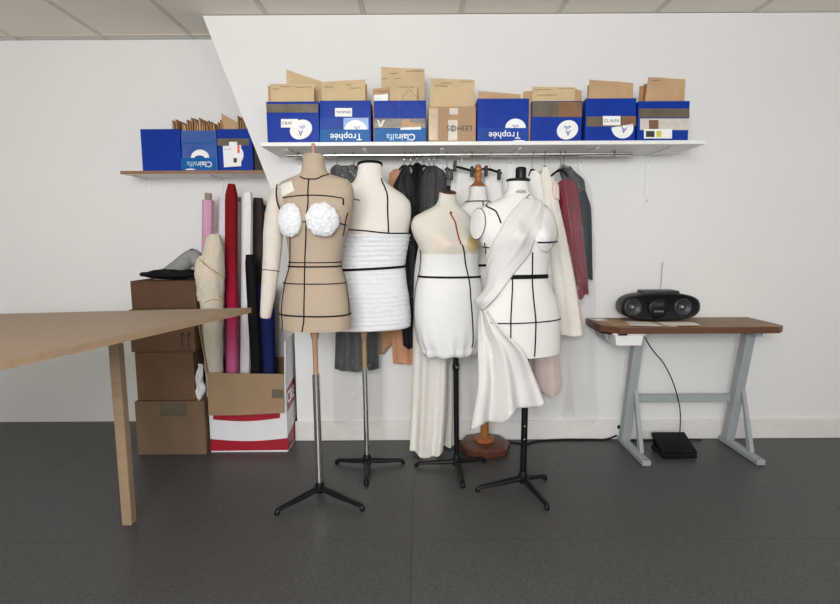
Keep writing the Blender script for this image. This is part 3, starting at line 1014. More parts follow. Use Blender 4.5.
# --- 3 aged form with puffed white skirt
f3 = Form([(192.5, 439.5, 456, .036, .036), (199, 438.5, 456, .038, .038), (205, 435.5, 458.5, .046, .048), (211, 425, 466, .058, .064), (218, 414, 472, .07, .088),
           (226, 411.5, 474, .084, .096), (236, 414, 477, .098, .098), (246, 418.5, 480, .106, .094), (255, 421, 478.5, .102, .09), (268, 421.5, 477, .094, .088),
           (290, 418, 481, .106, .108), (315, 417, 483, .112, .118), (338, 420, 481, .108, .115), (347, 424, 477, .1, .105)], 2.76, 456.5, 22, (243, .062, .03), -.012)
r3 = empty('dress_form', f3.base, 'yellowed dress form with a red centre line and puffed white skirt', 'dress form')
f3.torso(AGED, r3)
nc = Vector(f3.pt(0, f3.z1)) * .5 + Vector(f3.pt(math.pi, f3.z1)) * .5
mo('neck_disc', lathe([(.042, -.003), (.045, 0), (.045, .004), (.041, .006), (.012, .007)], nc + Vector((0, 0, .002)), 24, (.1, -.28, .95)), WOODD, r3)
mo('finial', lathe([(.014, .006), (.011, .015), (.013, .03), (.007, .036)], nc, 14, (.1, -.28, .95)), BLACKP, r3)
f3.tape([(450.5, 213), (455, 224), (459, 238), (460.5, 245)], 1.2, r3, TAPER)
f3.tape([(450, 212), (451.6, 214)], 2.6, r3, TAPER)


def patch(form, u, v, ru, rv, m, root, name, off=.0008):
    pts = []
    for i in range(6):
        s = i / 5
        row = []
        for j in range(24):
            t = 2 * math.pi * j / 24
            rr_ = s * (1 + .12 * math.sin(3 * t + u))
            th, z = form.pix(u + ru * rr_ * math.cos(t), v + rv * rr_ * math.sin(t))
            row.append(Vector(form.pt(th, z, off)))
        pts.append(row)
    return mo(name, surf(pts, cv=True), m, root, sharp=180)


patch(f3, 441.5, 243, 9, 8.5, PINKST, r3, 'bust_patch')
patch(f3, 472.5, 244, 6.5, 8, STAIN, r3, 'bust_patch')
# skirt
zs0, zs1 = at(450, 253.5, 2.76).z, at(450, 349, 2.76).z


def skirt(t, z, s):
    g = .5 + .5 * math.sin(t * 15 + 1.3 * math.sin(t * 4)) 
    return .006 + .006 * math.sin(math.pi * min(1, s * 1.1)) + (.012 * max(0, (s - .72) / .28) ** 1.5) * g


P = f3.rings(zs0, zs1, 60, 110, fn=skirt)
last = P[-1]
cxy = sum(last, Vector()) / len(last)
for k, (sc, dz) in enumerate(((.985, -.012), (.93, -.024), (.84, -.030), (.7, -.026), (.45, -.02))):
    P.append([cxy + (p - cxy) * (sc + .02 * math.sin(j * 15 * 2 * math.pi / 110)) + Vector((0, 0, dz + .005 * math.sin(j * 9 * 2 * math.pi / 110))) for j, p in enumerate(last)])
sk = mo('puffed_skirt', surf(P, cv=True), mat('white_cotton', (231, 231, 231), .8, var=.02, scale=40, bump=.2, bscale=60), r3, sharp=180, label='puffed white cotton skirt')
f3.band(276.3, 1.8, r3, off=.0135, name='waist_tape', tilt=-.004)
f3.tape([(460.5, 245), (463.5, 257), (466, 276), (468.5, 300), (470.3, 325), (469.8, 347)], 1.1, r3, off=.0135)
f3.tape([(422.5, 250), (423, 262), (421, 276), (417.2, 300), (417.5, 325), (421, 343)], .9, r3, off=.0145)
b3 = f3.base
mo('black_pole', tube([(b3.x, b3.y, .05), (b3.x - .006, b3.y, f3.z0 + .002)], .0145, 18), BLACKM, r3)
mo('collar', lathe([(.016, 0), (.019, .004), (.019, .03), (.016, .034)], (b3.x - .005, b3.y, at(453, 370, 2.76).z), 16), BLACKM, r3)
mo('locking_screw', lathe([(.004, 0), (.004, .012), (.007, .013), (.007, .018)], (b3.x - .002, b3.y - .015, at(453, 366, 2.76).z), 10, (.1, -1, 0)), STEEL, r3)
tripod(r3, b3, .048, [fl(416.5, 466.5), fl(484, 462), fl(463, 487.5)])

# --- 5 the form standing at the back, on a wooden foot
f5 = Form([(187, 469.5, 486.5, .045, .045), (198, 468.5, 487, .047, .047), (203, 464, 492, .055, .058), (209, 453, 503, .066, .07), (216, 447, 509, .076, .085),
           (230, 446, 511, .095, .09), (245, 449, 508, .098, .09), (265, 453, 504, .088, .085), (300, 448, 510, .098, .098), (330, 447, 511, .098, .1), (345, 449, 509, .095, .098)],
          2.985, 484.5, 6, (240, .065, .012))
f5.base = Vector((at(484.5, 440, 3.0).x, 3.0, 0))
r5 = empty('dress_form', f5.base, 'white dress form with a turned wooden finial standing behind the others on a wooden foot', 'dress form')
f5.torso(CALICOW, r5)
nc = Vector(f5.pt(0, f5.z1)) * .5 + Vector(f5.pt(math.pi, f5.z1)) * .5
mo('finial', lathe([(.047, -.002), (.046, .006), (.034, .014), (.026, .022), (.02, .032), (.017, .045), (.022, .055), (.023, .075), (.017, .085), (.024, .093), (.024, .104), (.016, .11), (.017, .118), (.006, .125)], nc, 24), WOODM, r5)
f5.band(202.0, 1.0, r5); f5.band(265, 2.2, r5)
f5.tape([(483, 202), (483.3, 206)], .9, r5)
b5 = f5.base
mo('wooden_pole', tube([(b5.x, b5.y, .05), (b5.x, b5.y, f5.z0 + .004)], .025, 18), WOODM, r5)
w = 0
mo('wooden_foot', lathe([(.150, .006), (.155, .014), (.153, .045), (.142, .058), (.06, .066)], b5, 8), WOODD, r5, smooth=False)
mo('foot_cap', lathe([(.062, .062), (.062, .078), (.05, .084), (.03, .086)], b5, 8), WOODM, r5, smooth=False)
for a in range(4):
    t = math.pi / 4 + a * math.pi / 2
    mo('foot_pad', lathe([(.014, .0003), (.014, .008)], (b5.x + .11 * math.cos(t), b5.y + .11 * math.sin(t), 0), 10), BLACKP, r5)

# --- 4 white form with the diagonal drape
f4 = Form([(181, 508, 528.5, .042, .042), (190, 506.5, 529, .045, .045), (196, 503, 533.5, .053, .055), (202, 491, 543, .062, .068), (209, 479, 551, .074, .088),
           (220, 475, 556, .088, .1), (236, 478, 557.5, .105, .102), (253, 484.5, 551.5, .102, .096), (277, 488.5, 548.5, .092, .09), (300, 482.5, 558, .108, .112),
           (318, 480, 562, .115, .122), (340, 481, 562, .115, .124), (353.5, 482, 561.5, .114, .122)], 2.54, 523, 20, (237, .072, .036))
r4 = empty('dress_form', f4.base, 'white dress form with one-shouldered drape ending in a flared tail', 'dress form')
f4.torso(CALICOW, r4)
nc = Vector(f4.pt(0, f4.z1)) * .5 + Vector(f4.pt(math.pi, f4.z1)) * .5
mo('neck_disc', lathe([(.05, -.004), (.057, .0), (.058, .005), (.054, .009), (.02, .012)], nc, 28), BLACKP, r4)
mo('finial', lathe([(.026, .01), (.0255, .03), (.026, .055), (.022, .063), (.012, .066)], nc + Vector((.012, 0, 0)), 20), BLACKP, r4)
patch(f4, 521, 191.5, 5.5, 1.8, mat('grey_stamp', (178, 172, 164), .8, var=.2, scale=200), r4, 'maker_stamp')
ac = at(478.3, 224, 2.47)
Mq = Matrix.Translation(ac) @ Vector((-.80, -.6, .1)).to_track_quat('Z', 'Y').to_matrix().to_4x4() @ Matrix.Diagonal((.052, .074, 1, 1))
mo('armhole_plate', xf(lathe([(.0, .010), (.85, .010), (.97, .007), (1, .0), (1, -.02)], (0, 0, 0), 32), Mq), CALICOW, r4)
ring = [Mq @ Vector((math.cos(2 * math.pi * i / 40) * .99, math.sin(2 * math.pi * i / 40) * .99, .004)) for i in range(41)]
mo('armhole_tape', tube(ring, .0022, 6), TAPEK, r4)
f4.tape([(488, 203.5), (493, 209), (498, 216), (501.5, 223.5)], 1.2, r4)
f4.tape([(481.5, 247), (489.5, 247.5)], .9, r4); f4.tape([(485.2, 243), (486.2, 254)], .9, r4)
f4.tape([(532, 252), (532, 277), (533.3, 300), (535, 325), (535, 357)], 1.2, r4)
f4.tape([(512.3, 277), (511.5, 300), (511, 343)], 1.1, r4)
f4.tape([(509, 277.4), (530, 276.5), (549, 276.4)], 3.6, r4, name='waist_tape')
f4.tape([(490, 322.5), (512, 323.8), (535, 322.5), (562, 318.5)], 1.0, r4)
# sheer bust cup under the drape
cupm = mat('sheer_white_tulle', (236, 232, 232), .9, var=.04, scale=60, bump=.4, bscale=150)
Pc = []
for i in range(14):
    v = 205 + (252.5 - 205) * i / 13
    row = []
    for j in range(14):
        u0_ = 534; u1_ = 556 if v > 215 else 548 + (v - 205) * .8
        if v > 240: u1_ -= (v - 240) * .75; u0_ = 534 + (v - 240) * .55
        th, z = f4.pix(u0_ + (u1_ - u0_) * j / 13, v)
        row.append(Vector(f4.pt(th, z, .005 + .004 * math.sin(math.pi * i / 13))))
    Pc.append(row)
mo('tulle_cup', surf(Pc), cupm, r4, solid=.002, sharp=180)
f4.tape([(535.5, 242.8), (545, 242.2), (555, 241.8)], 1.2, r4, off=.012)
# drape across the chest
L = [(523, 198), (514, 209), (504.5, 223), (495, 240), (489.5, 256), (486, 271), (480.5, 286), (480, 298), (481.5, 308)]
R = [(540, 201), (543.5, 210), (541.5, 224), (535, 240), (528.5, 256), (511, 277), (503, 288), (494, 300), (485, 309.5)]
NL, NC = 64, 30


def tzline(form, px_):
    q = [form.pix(*p) for p in px_]
    return smoothline([Vector((a, b, 0)) for a, b in q], NL)


la, ra = tzline(f4, L), tzline(f4, R)
Pd = []
for i in range(NL):
    s = i / (NL - 1)
    row = []
    for j in range(NC):
        t = j / (NC - 1)
        q = la[i].lerp(ra[i], t)
        fold = math.sin(t * 19 + s * 2.5) * .0016 + math.sin(t * 37 + 4 * s) * .0009
        bow = .010 + .006 * math.sin(math.pi * t) * (.4 + .6 * math.sin(math.pi * s))
        edge = min(1, 8 * t + .4, 8 * (1 - t) + .4)
        p = Vector(f4.pt(q.x, q.y, bow * edge + fold))
        # the cloth bridges the hollow of the waist and stands out at the left hip
        p.x -= .036 * math.exp(-((s - .88) / .085) ** 2) * (1 - t)
        p.y -= .016 * math.exp(-((s - .85) / .16) ** 2) + .012 * math.exp(-((s - .86) / .12) ** 2) * math.sin(math.pi * t)
        row.append(p)
    Pd.append(row)
mo('diagonal_drape', surf(Pd), TOILE, r4, solid=.0025, sharp=180, label='diagonal drape of white toile')
th, z = f4.pix(523, 199)
mo('pin', tube([Vector(f4.pt(th, z, .026)), Vector(f4.pt(th, z + .02, .034)) + Vector((.012, 0, 0))], .0022, 6), BLACKP, r4)
# flared tail
def on4(u_, v_, o_):
    a_, b__ = f4.pix(u_, v_)
    return Vector(f4.pt(a_, b__, o_))


lt = smoothline([on4(481.5, 306, .012), on4(481.5, 328, .018), on4(483.5, 347, .032), at(477, 385, 2.43), at(469.2, 424, 2.43)], 40)
rt = smoothline([on4(486, 305, .012), on4(504, 330, .018), on4(521, 349, .030), at(532, 374, 2.43), at(542.5, 405, 2.43)], 40)
Pd = []
for i in range(40):
    s = (i / 39) ** 1.3
    row = []
    for j in range(60):
        t = j / 59
        p = lt[i].lerp(rt[i], t)
        ph = t * 4.6 * math.pi + .4
        p = p + Vector((0, -(.0035 + .036 * s ** 1.4) * (math.sin(ph) + .55) - .014 * math.sin(math.pi * t) - (.0015 + .003 * s) * math.sin(2.3 * ph + 1), 0))
        p.z -= s ** 3 * (.010 * math.sin(ph * 1.0 + 2.2) + .03 * max(0, .55 - abs(t - .3)) - .02 * max(0, min(1, (t - .45) * 12)))
        row.append(p)
    Pd.append(row)
mo('flared_tail', surf(Pd), TOILE, r4, solid=.0025, sharp=180, label='flared tail of white toile')
b4 = f4.base
bp = mo('black_pole', tube([(b4.x, b4.y, .05), (b4.x + .004, b4.y, f4.z0 + .002)], .0165, 18), BLACKM, r4)
for v in (402, 425, 438):
    mo('rivet', lathe([(.004, 0), (.004, .003), (.002, .004)], (b4.x, b4.y - .0165, at(523, v, 2.54).z), 8, (0, -1, 0)), STEEL, bp)
tripod(r4, b4, .052, [fl(477.5, 491.5), fl(545, 479.5), fl(547, 509.5)])


# ------------------------------------------------------------------ clothes on the rail
def garment(name, label, cat, m, prof, Y, depth, folds=6, amp=.012, seed=0, group=None, n=46, k=56, hemwave=.006, crinkle=0.0, parent=None, open_ends=False):
    prof = sorted(prof)
    vs = [p[0] for p in prof]
    P = []
    rs_ = random.Random(seed)
    ph = [rs_.uniform(0, 6.28) for _ in range(4)]
    for i in range(n):
        s = i / (n - 1)
        v = vs[0] + (vs[-1] - vs[0]) * s
        l = float(interp(vs, [p[1] for p in prof], v)); r = float(interp(vs, [p[2] for p in prof], v))
        A, B = at(l, v, Y), at(r, v, Y)
        c = (A + B) / 2
        h = (B - A).length / 2
        d = depth * min(1, .35 + 3 * s)
        d = min(d, max(h * 1.4, .012))
        row = []
        for j in range(k):
            t = 2 * math.pi * j / k
            x = h * math.copysign(abs(math.cos(t)) ** .8, math.cos(t))
            y = d * math.copysign(abs(math.sin(t)) ** .8, math.sin(t))
            fo_ = amp * (.4 + .6 * s) * (math.sin(x / max(h, .01) * folds + ph[0] + .5 * math.sin(3 * s)) + .5 * math.sin(x / max(h, .01) * folds * 2.1 + ph[1] + 2 * s))
            y += -abs(math.sin(t)) ** .3 * fo_
            p = Vector((c.x + x, Y + y, c.z + (hemwave * math.sin(x / max(h, .01) * 3 + ph[2]) if i == n - 1 else 0)))
            if crinkle:
                q = noise.noise_vector(p * 24 + Vector((seed, 0, 0)))
                p += q * crinkle
            p.y = min(p.y, WY - .022)
            row.append(p)
        P.append(row)
    return mo(name, surf(P, cv=True, capu=not open_ends), m, parent, label=label, cat=cat, group=group, sharp=75)


def hanger(u, vn, ul, vl, ur, vr, Y, m, label, group='hangers on the rail', wire=STEEL):
    top = at(u, 153.2, RYY)
    x = top.x
    zr = RZ + .0135
    nk = at(u, vn, Y)
    nk.x = x
    e = empty('clothes_hanger', (x, Y, nk.z - .01), label, 'hanger', group)
    hk = [Vector((x, RYY - .017, RZ - .008)), Vector((x, RYY - .0165, RZ + .006)), Vector((x, RYY, zr + .002)), Vector((x, RYY + .0165, RZ + .006)),
          Vector((x, RYY + .012, RZ - .02)), Vector((x, (RYY + Y) / 2, RZ - .035)), nk]
    mo('hook', tube(smoothline(hk, 26), .0022, 6), wire, e)
    A, B = at(ul, vl, Y), at(ur, vr, Y)
    mo('shoulder_bar', tube(smoothline([A, A.lerp(nk, .55) + Vector((0, 0, .006)), nk, B.lerp(nk, .55) + Vector((0, 0, .006)), B], 17), [.006] * 5 + [.008] * 7 + [.006] * 5, 8), m, e)
    return e


BLK = mat('black_cloth', (15, 15, 17), .8, spec=.2, var=.2, scale=20, bump=.3, bscale=60)
LEA = mat('dark_grey_leather', (52, 54, 57), .38, var=.25, scale=12, bump=.3, bscale=40)
GRYC = mat('grey_cloth', (52, 54, 57), .6, spec=.25, var=.2, scale=15, bump=.3, bscale=60)
PEACH = mat('peach_cloth', (206, 150, 116), .8, var=.08, scale=14, bump=.2, bscale=200)
TANC = mat('tan_cloth', (176, 140, 104), .8, var=.08, scale=14, bump=.2, bscale=200)
CREAM = mat('cream_cloth', (232, 225, 216), .8, var=.04, scale=20, bump=.15, bscale=120)
IVORY = mat('ivory_cloth', (230, 226, 219), .8, var=.03, scale=20, bump=.15, bscale=120)
WHITE = mat('white_cloth', (236, 235, 232), .85, var=.03, scale=20, bump=.3, bscale=90)
PINKC = mat('blush_satin', (226, 204, 196), .45, var=.05, scale=12, bump=.1, bscale=60)
BURG = mat('burgundy_cloth', (116, 22, 42), .65, var=.14, scale=16, bump=.2, bscale=60)
TEALC = mat('dark_teal_sequins', (8, 18, 25), .7, spec=.1, rgb2=(26, 44, 54), scale=150, bump=.5, bscale=200)

garment('hanging_skirt', 'dark grey leather garment hanging between the beige and tulle-wrapped forms', 'garment', LEA,
        [(166, 333, 356), (172, 330, 360), (190, 334, 372), (300, 336, 377), (369, 334.5, 379)], 3.06, .05, 9, .010, 1)
garment('garment_bag', 'clear plastic cover over the dark grey leather garment', 'garment bag', PLASTIC,
        [(163, 332, 357), (170, 328, 362), (300, 331, 381), (380, 333, 382), (424, 334, 381)], 3.06, .075, 7, .012, 2, crinkle=.008, hemwave=.02, open_ends=True)
hanger(335, 166, 331, 170, 341, 168, 3.06, BLACKP, 'black hanger of the leather garment beside the linen neck')
hanger(353, 166.5, 346, 168, 359, 171, 3.06, BLACKP, 'black hanger just left of the tulle-wrapped form')
garment('hanging_blouse', 'peach garment showing right of the tulle-wrapped form', 'garment', PEACH,
        [(169, 394, 402), (174, 389, 405), (200, 389, 408), (320, 391, 413), (363, 393, 415)], 3.12, .03, 4, .008, 3)
garment('hanging_scarf', 'tan cloth with a rounded end hanging behind the tulle-wrapped form', 'garment', TANC,
        [(200, 374, 388), (320, 378, 397), (340, 379, 394), (353, 380, 384)], 3.125, .02, 2, .004, 4)
garment('hanging_jacket', 'black jacket hanging right of the tulle-wrapped form', 'garment', BLK,
        [(165.5, 403.5, 405.5), (170, 401, 409), (178, 397, 414), (187, 393, 419), (192, 395, 420), (215, 398, 420), (300, 400, 420), (346, 403, 419)], 3.03, .055, 7, .016, 5)
garment('hanging_jacket', 'black coat hanging in the middle of the dark clothes', 'garment', BLK,
        [(163.5, 416, 418.5), (168, 413.5, 421.5), (180, 410.5, 427), (200, 410, 428), (290, 412, 428), (340, 414, 428)], 3.07, .06, 7, .016, 6)
garment('hanging_coat', 'charcoal garment hanging directly left of the clip hanger', 'garment', GRYC,
        [(166, 430, 436), (169, 426, 442), (178, 422, 447), (200, 421, 447), (290, 422, 446), (335, 424, 446)], 3.03, .055, 8, .016, 7)
garment('garment_bag', 'hazy plastic cover over the charcoal garment', 'garment bag', PLASTIC2,
        [(164.5, 426, 440), (170, 420, 448), (200, 414, 450), (300, 415, 450), (350, 416, 448)], 3.03, .085, 7, .010, 8, crinkle=.008, open_ends=True)
garment('garment_bag', 'hazy plastic cover over the black jacket right of the tulle-wrapped form', 'garment bag', PLASTIC2,
        [(165, 401, 408), (172, 395, 412), (188, 391.5, 416), (300, 397, 418), (350, 400, 418)], 3.00, .05, 6, .008, 9, crinkle=.008, open_ends=True)
for u, vn, l, r, y_, lb in ((404, 166, 399, 410, 3.03, 'thin hanger holding the black jacket right of the tulle-wrapped form'), (410.5, 166, 405, 413, 3.03, 'thin hanger second from the left among the dark clothes'),
                            (417, 164, 412, 423, 3.07, 'thin hanger holding the black coat in the middle of the dark clothes'), (424, 166, 420, 428, 3.06, 'thin hanger just left of the charcoal garment'),
                            (429, 167, 424, 434, 3.03, 'thin hanger left of two holding the charcoal garment'), (434, 167, 429, 440, 3.03, 'thin hanger right of two holding the charcoal garment')):
    hanger(u, vn, l, vn + 4, r, vn + 4, y_, BLACKP, lb)


def clip_hanger(u, ends, clips, Y, label, vmid):
    x = at(u, 150, RYY).x
    nk = at(u, vmid, Y)
    nk.x = x
    e = empty('clip_hanger', (x, Y, nk.z - .03), label, 'hanger', 'hangers on the rail')
    hk = [Vector((x, RYY - .017, RZ - .008)), Vector((x, RYY - .0165, RZ + .006)), Vector((x, RYY, RZ + .0155)), Vector((x, RYY + .0165, RZ + .006)), Vector((x, RYY + .012, RZ - .02)), nk]
    mo('hook', tube(smoothline(hk, 22), .0018, 6), STEEL, e)
    A, B = at(*ends[0], Y), at(*ends[1], Y)
    bar = mo('bar', tube([A, nk, B], [.006, .008, .006], 8), BLACKP, e)
    for (cu, cv) in clips:
        c = at(cu, cv, Y)
        w_ = .009
        mo('clip', join(box(c.x - w_, c.x + w_, c.y - .014, c.y - .009, c.z - .032, c.z + .026, .002), box(c.x - w_, c.x + w_, c.y + .009, c.y + .014, c.z - .032, c.z + .026, .002),
                        box(c.x - w_ * .7, c.x + w_ * .7, c.y - .010, c.y + .010, c.z - .008, c.z + .008, .002)), BLACKP, bar, smooth=False)
    return e


clip_hanger(447, ((445, 170), (452, 172)), ((447.5, 173), (451.5, 174)), 2.99, 'black clip hanger seen end-on above the yellowed form', 168)
clip_hanger(462, ((453, 166), (476, 172)), ((455, 165.5), (472, 171)), 3.02, 'black clip hanger sloping down to the turned wooden finial', 168)
clip_hanger(491, ((481, 169), (502, 173.5)), ((486, 170.5), (499, 174)), 3.02, 'black clip hanger right of the turned wooden finial', 169.5)
garment('hanging_skirt', 'white skirt clipped behind the form with the wooden finial', 'garment', WHITE,
        [(171, 452, 473), (180, 451, 475), (230, 448, 478), (300, 446, 480)], 3.12, .02, 7, .006, 10)
garment('hanging_skirt', 'white skirt clipped behind the neck of the draped form', 'garment', WHITE,
        [(175, 485, 501), (190, 484, 503), (240, 482, 507), (300, 480, 510)], 3.12, .02, 7, .006, 11)
garment('long_dress', 'long ivory dress whose hem nearly touches the floor behind the yellowed form', 'dress', IVORY,
        [(236, 420, 446), (280, 414, 449), (345, 413, 448), (400, 411.5, 447), (453, 409.5, 443)], 2.935, .04, 5.5, .020, 12, hemwave=.02, n=60)
garment('long_dress', 'long grey-white dress hanging behind the black pole of the yellowed form', 'dress', mat('grey_white_cloth', (206, 202, 196), .8, var=.05, scale=20, bump=.15, bscale=120),
        [(200, 440, 452), (300, 442, 456), (400, 442, 457), (443.5, 441, 456)], 3.06, .045, 4, .012, 13)

garment('hanging_blouse', 'white fleece garment hanging beside the draped form neck', 'garment', WHITE,
        [(171, 531, 538), (180, 528, 545), (200, 528, 549), (260, 530, 552), (330, 532, 554)], 3.02, .05, 3, .006, 14)
garment('long_coat', 'cream coat flaring out behind the draped form', 'garment', CREAM,
        [(167, 542, 549), (178, 540, 554), (200, 541, 558), (240, 546, 567), (290, 553, 577), (334, 557, 584)], 3.0, .045, 4, .012, 15)
garment('hanging_blouse', 'blush satin piece hanging at the burgundy garment shoulder', 'garment', PINKC,
        [(182, 553, 557), (188, 552, 559), (199, 553, 559.5)], 2.96, .012, 2, .003, 16)
garment('hanging_dress', 'burgundy dress hanging right of the cream coat', 'dress', BURG,
        [(180, 562, 570), (184, 557, 577), (200, 558, 579), (240, 564, 583), (275, 570, 587), (296, 574, 588)], 3.03, .045, 6, .010, 17, hemwave=.02)
garment('sequin_blouse', 'dark teal sequinned garment at the right end of the hanging clothes', 'garment', TEALC,
        [(187, 577, 584), (195, 574, 587), (210, 573, 591), (250, 574, 592), (279, 575, 592.5)], 3.09, .04, 3, .006, 18)
garment('hanging_collar', 'grey plastic-wrapped shoulder piece above the burgundy dress', 'garment', GRYC,
        [(166.5, 562, 571), (172, 560, 575), (181, 563, 584), (190, 574, 585)], 3.05, .03, 3, .006, 19)
garment('garment_bag', 'clear plastic cover reaching low over the burgundy dress', 'garment bag', PLASTIC,
        [(164, 560, 573), (172, 556, 583), (200, 558, 592), (300, 566, 594), (380, 569, 594), (420, 562, 597)], 3.04, .085, 7, .012, 20, crinkle=.008, hemwave=.02, open_ends=True)
garment('hanging_skirt', 'blush garment whose rounded hem shows under the draped form', 'garment', PINKC,
        [(250, 532, 548), (340, 533, 556), (372, 534, 560), (386, 536, 561), (393, 540, 559)], 3.05, .04, 3, .008, 21)
garment('garment_bag', 'clear plastic cover over the blush garment', 'garment bag', PLASTIC,
        [(240, 530, 556), (340, 531, 566), (390, 533, 572), (415, 533, 574)], 3.05, .07, 6, .012, 22, crinkle=.008, hemwave=.02, open_ends=True)
for u, vn, l, r, y_, m_, lb in ((533, 170, 529, 539, 3.02, BLACKP, 'hanger of the white fleece garment'), (545, 167, 541, 551, 3.0, BLACKP, 'black hanger of the cream coat'),
                                (560, 170, 551, 568, 2.97, BLACKP, 'thick black hanger above the blush satin piece'), (565, 166, 558, 574, 3.04, mat('grey_hanger_plastic', (120, 122, 125), .3), 'grey plastic hanger of the burgundy dress')):
    hanger(u, vn, l, vn + 6, r, vn + 6, y_, m_, lb)

# ------------------------------------------------------------------ fabric rolls in the big carton
BY0 = fl(250, 452).y
BX0, BX1, BY1 = fl(210.5, 452.5).x, fl(288.5, 451).x, BY0 + .50
DY = BY0 - 2.99
BZ = at(240, 376, BY0).z
BX0 += .002
bc = empty('moving_carton', ((BX0 + BX1) / 2, (BY0 + BY1) / 2, 0), 'white and red moving carton with folded-down brown flap holding fabric rolls', 'carton')
t = .006
fp = mo('front_panel', box(BX0, BX1, BY0, BY0 + t, .0005, BZ), WHITEC, bc, smooth=False)
mo('back_panel', box(BX0, BX1, BY1 - t, BY1, .0005, BZ), CARD, bc, smooth=False)
mo('side_panel', box(BX0, BX0 + t, BY0 + t, BY1 - t, .0005, BZ), CARD, bc, smooth=False)
sp = mo('side_panel', box(BX1 - t, BX1, BY0 + t, BY1 - t, .0005, BZ), WHITEC, bc, smooth=False)
mo('bottom_panel', box(BX0 + t, BX1 - t, BY0 + t, BY1 - t, .0005, .006), CARD, bc, smooth=False)


def frontband(u0, u1, top, bot, m, parent, name):
    n_ = 16
    A, B = [], []
    for i in range(n_ + 1):
        u = u0 + (u1 - u0) * i / n_
        A.append(at(u, top(i / n_, i), BY0 - .001)); B.append(at(u, bot(i / n_, i), BY0 - .001))
    V = A + B + [p + Vector((0, .0008, 0)) for p in A + B]
    k_ = n_ + 1
    Fs = []
    for i in range(n_):
        Fs += [(i, i + 1, k_ + i + 1, k_ + i), (2 * k_ + i, 3 * k_ + i, 3 * k_ + i + 1, 2 * k_ + i + 1), (i, 2 * k_ + i, 2 * k_ + i + 1, i + 1), (k_ + i, k_ + i + 1, 3 * k_ + i + 1, 3 * k_ + i)]
    mo(name, (V, Fs), m, parent, smooth=False)


frontband(210.5, 288.3, lambda s, i: 439 + 2.6 * math.sin(math.pi * s * .9) - 2.0 * s ** 2, lambda s, i: 451 + .2 * s - 1.2 * s, RED, fp, 'printed_band')
frontband(213, 280, lambda s, i: 408, lambda s, i: 419.5 + 2.5 * math.sin(math.pi * s) - 1.5 * s, RED, fp, 'printed_band')
# red panels on the right side
X = BX1 + .0006
zz = lambda v: at(290, v, BY0).z
mo('printed_band', hexa([(X, BY0, zz(450)), (X, BY1 - .1, zz(450)), (X, BY1 - .1, zz(425)), (X, BY0, zz(437)), (X - .0004, BY0, zz(450)), (X - .0004, BY1 - .1, zz(450)), (X - .0004, BY1 - .1, zz(425)), (X - .0004, BY0, zz(437))]), RED, sp, smooth=False)
mo('printed_panel', hexa([(X, BY0 + .02, zz(413)), (X, BY0 + .22, zz(408)), (X, BY0 + .22, zz(385)), (X, BY0 + .02, zz(391)), (X - .0004, BY0 + .02, zz(413)), (X - .0004, BY0 + .22, zz(408)), (X - .0004, BY0 + .22, zz(385)), (X - .0004, BY0 + .02, zz(391))]), RED, sp, smooth=False)
text('CRE', .10, Matrix.Translation((X + .001, BY0 + .11, zz(400))) @ Matrix.Rotation(math.pi / 2, 4, 'Z') @ FACE, INKW, sp, bold=.003)
# flaps
fv = [at(207, 372.5, BY0 - .012), at(283.5, 374, BY0 - .012), at(283.5, 413, BY0 - .04), at(208.5, 415.5, BY0 - .04)]
mid = [fv[0].lerp(fv[1], .38), fv[3].lerp(fv[2], .38)]
for q in mid: q.y -= .012
def slab(q, th):
    return hexa([p for p in q] + [p + Vector((0, th, 0)) for p in q])
fl_ = mo('front_flap', join(slab([fv[0], mid[0], mid[1], fv[3]], .005), slab([mid[0], fv[1], fv[2], mid[1]], .005)), CARD, bc, smooth=False)
mo('tape', slab([p - Vector((0, .0015, 0)) for p in (at(272.5, 389.3, BY0 - .028), at(283.3, 389.8, BY0 - .026), at(283.3, 398.2, BY0 - .033), at(271.8, 398, BY0 - .034))], .001), TAPE, fl_, smooth=False)
zf = at(295, 334, 3.15).z
mo('side_flap', hexa([(BX1, BY0 + .004, BZ), (BX1, BY1 - .2, BZ), (BX1 + .004, BY1 - .2, zf), (BX1 + .004, BY0 + .02, zf - .02), (BX1 - t, BY0 + .004, BZ), (BX1 - t, BY1 - .2, BZ), (BX1 - .002, BY1 - .2, zf), (BX1 - .002, BY0 + .02, zf - .02)]), WHITEC, bc, smooth=False)
zf = at(205, 322, 3.1).z
mo('side_flap', hexa([(BX0, BY0 + .004, BZ), (BX0, BY1 - .02, BZ), (BX0 - .05, BY1 - .03, zf), (BX0 - .045, BY0 + .02, zf), (BX0 + t, BY0 + .004, BZ), (BX0 + t, BY1 - .02, BZ), (BX0 - .044, BY1 - .03, zf), (BX0 - .039, BY0 + .02, zf)]), CARD, bc, smooth=False)


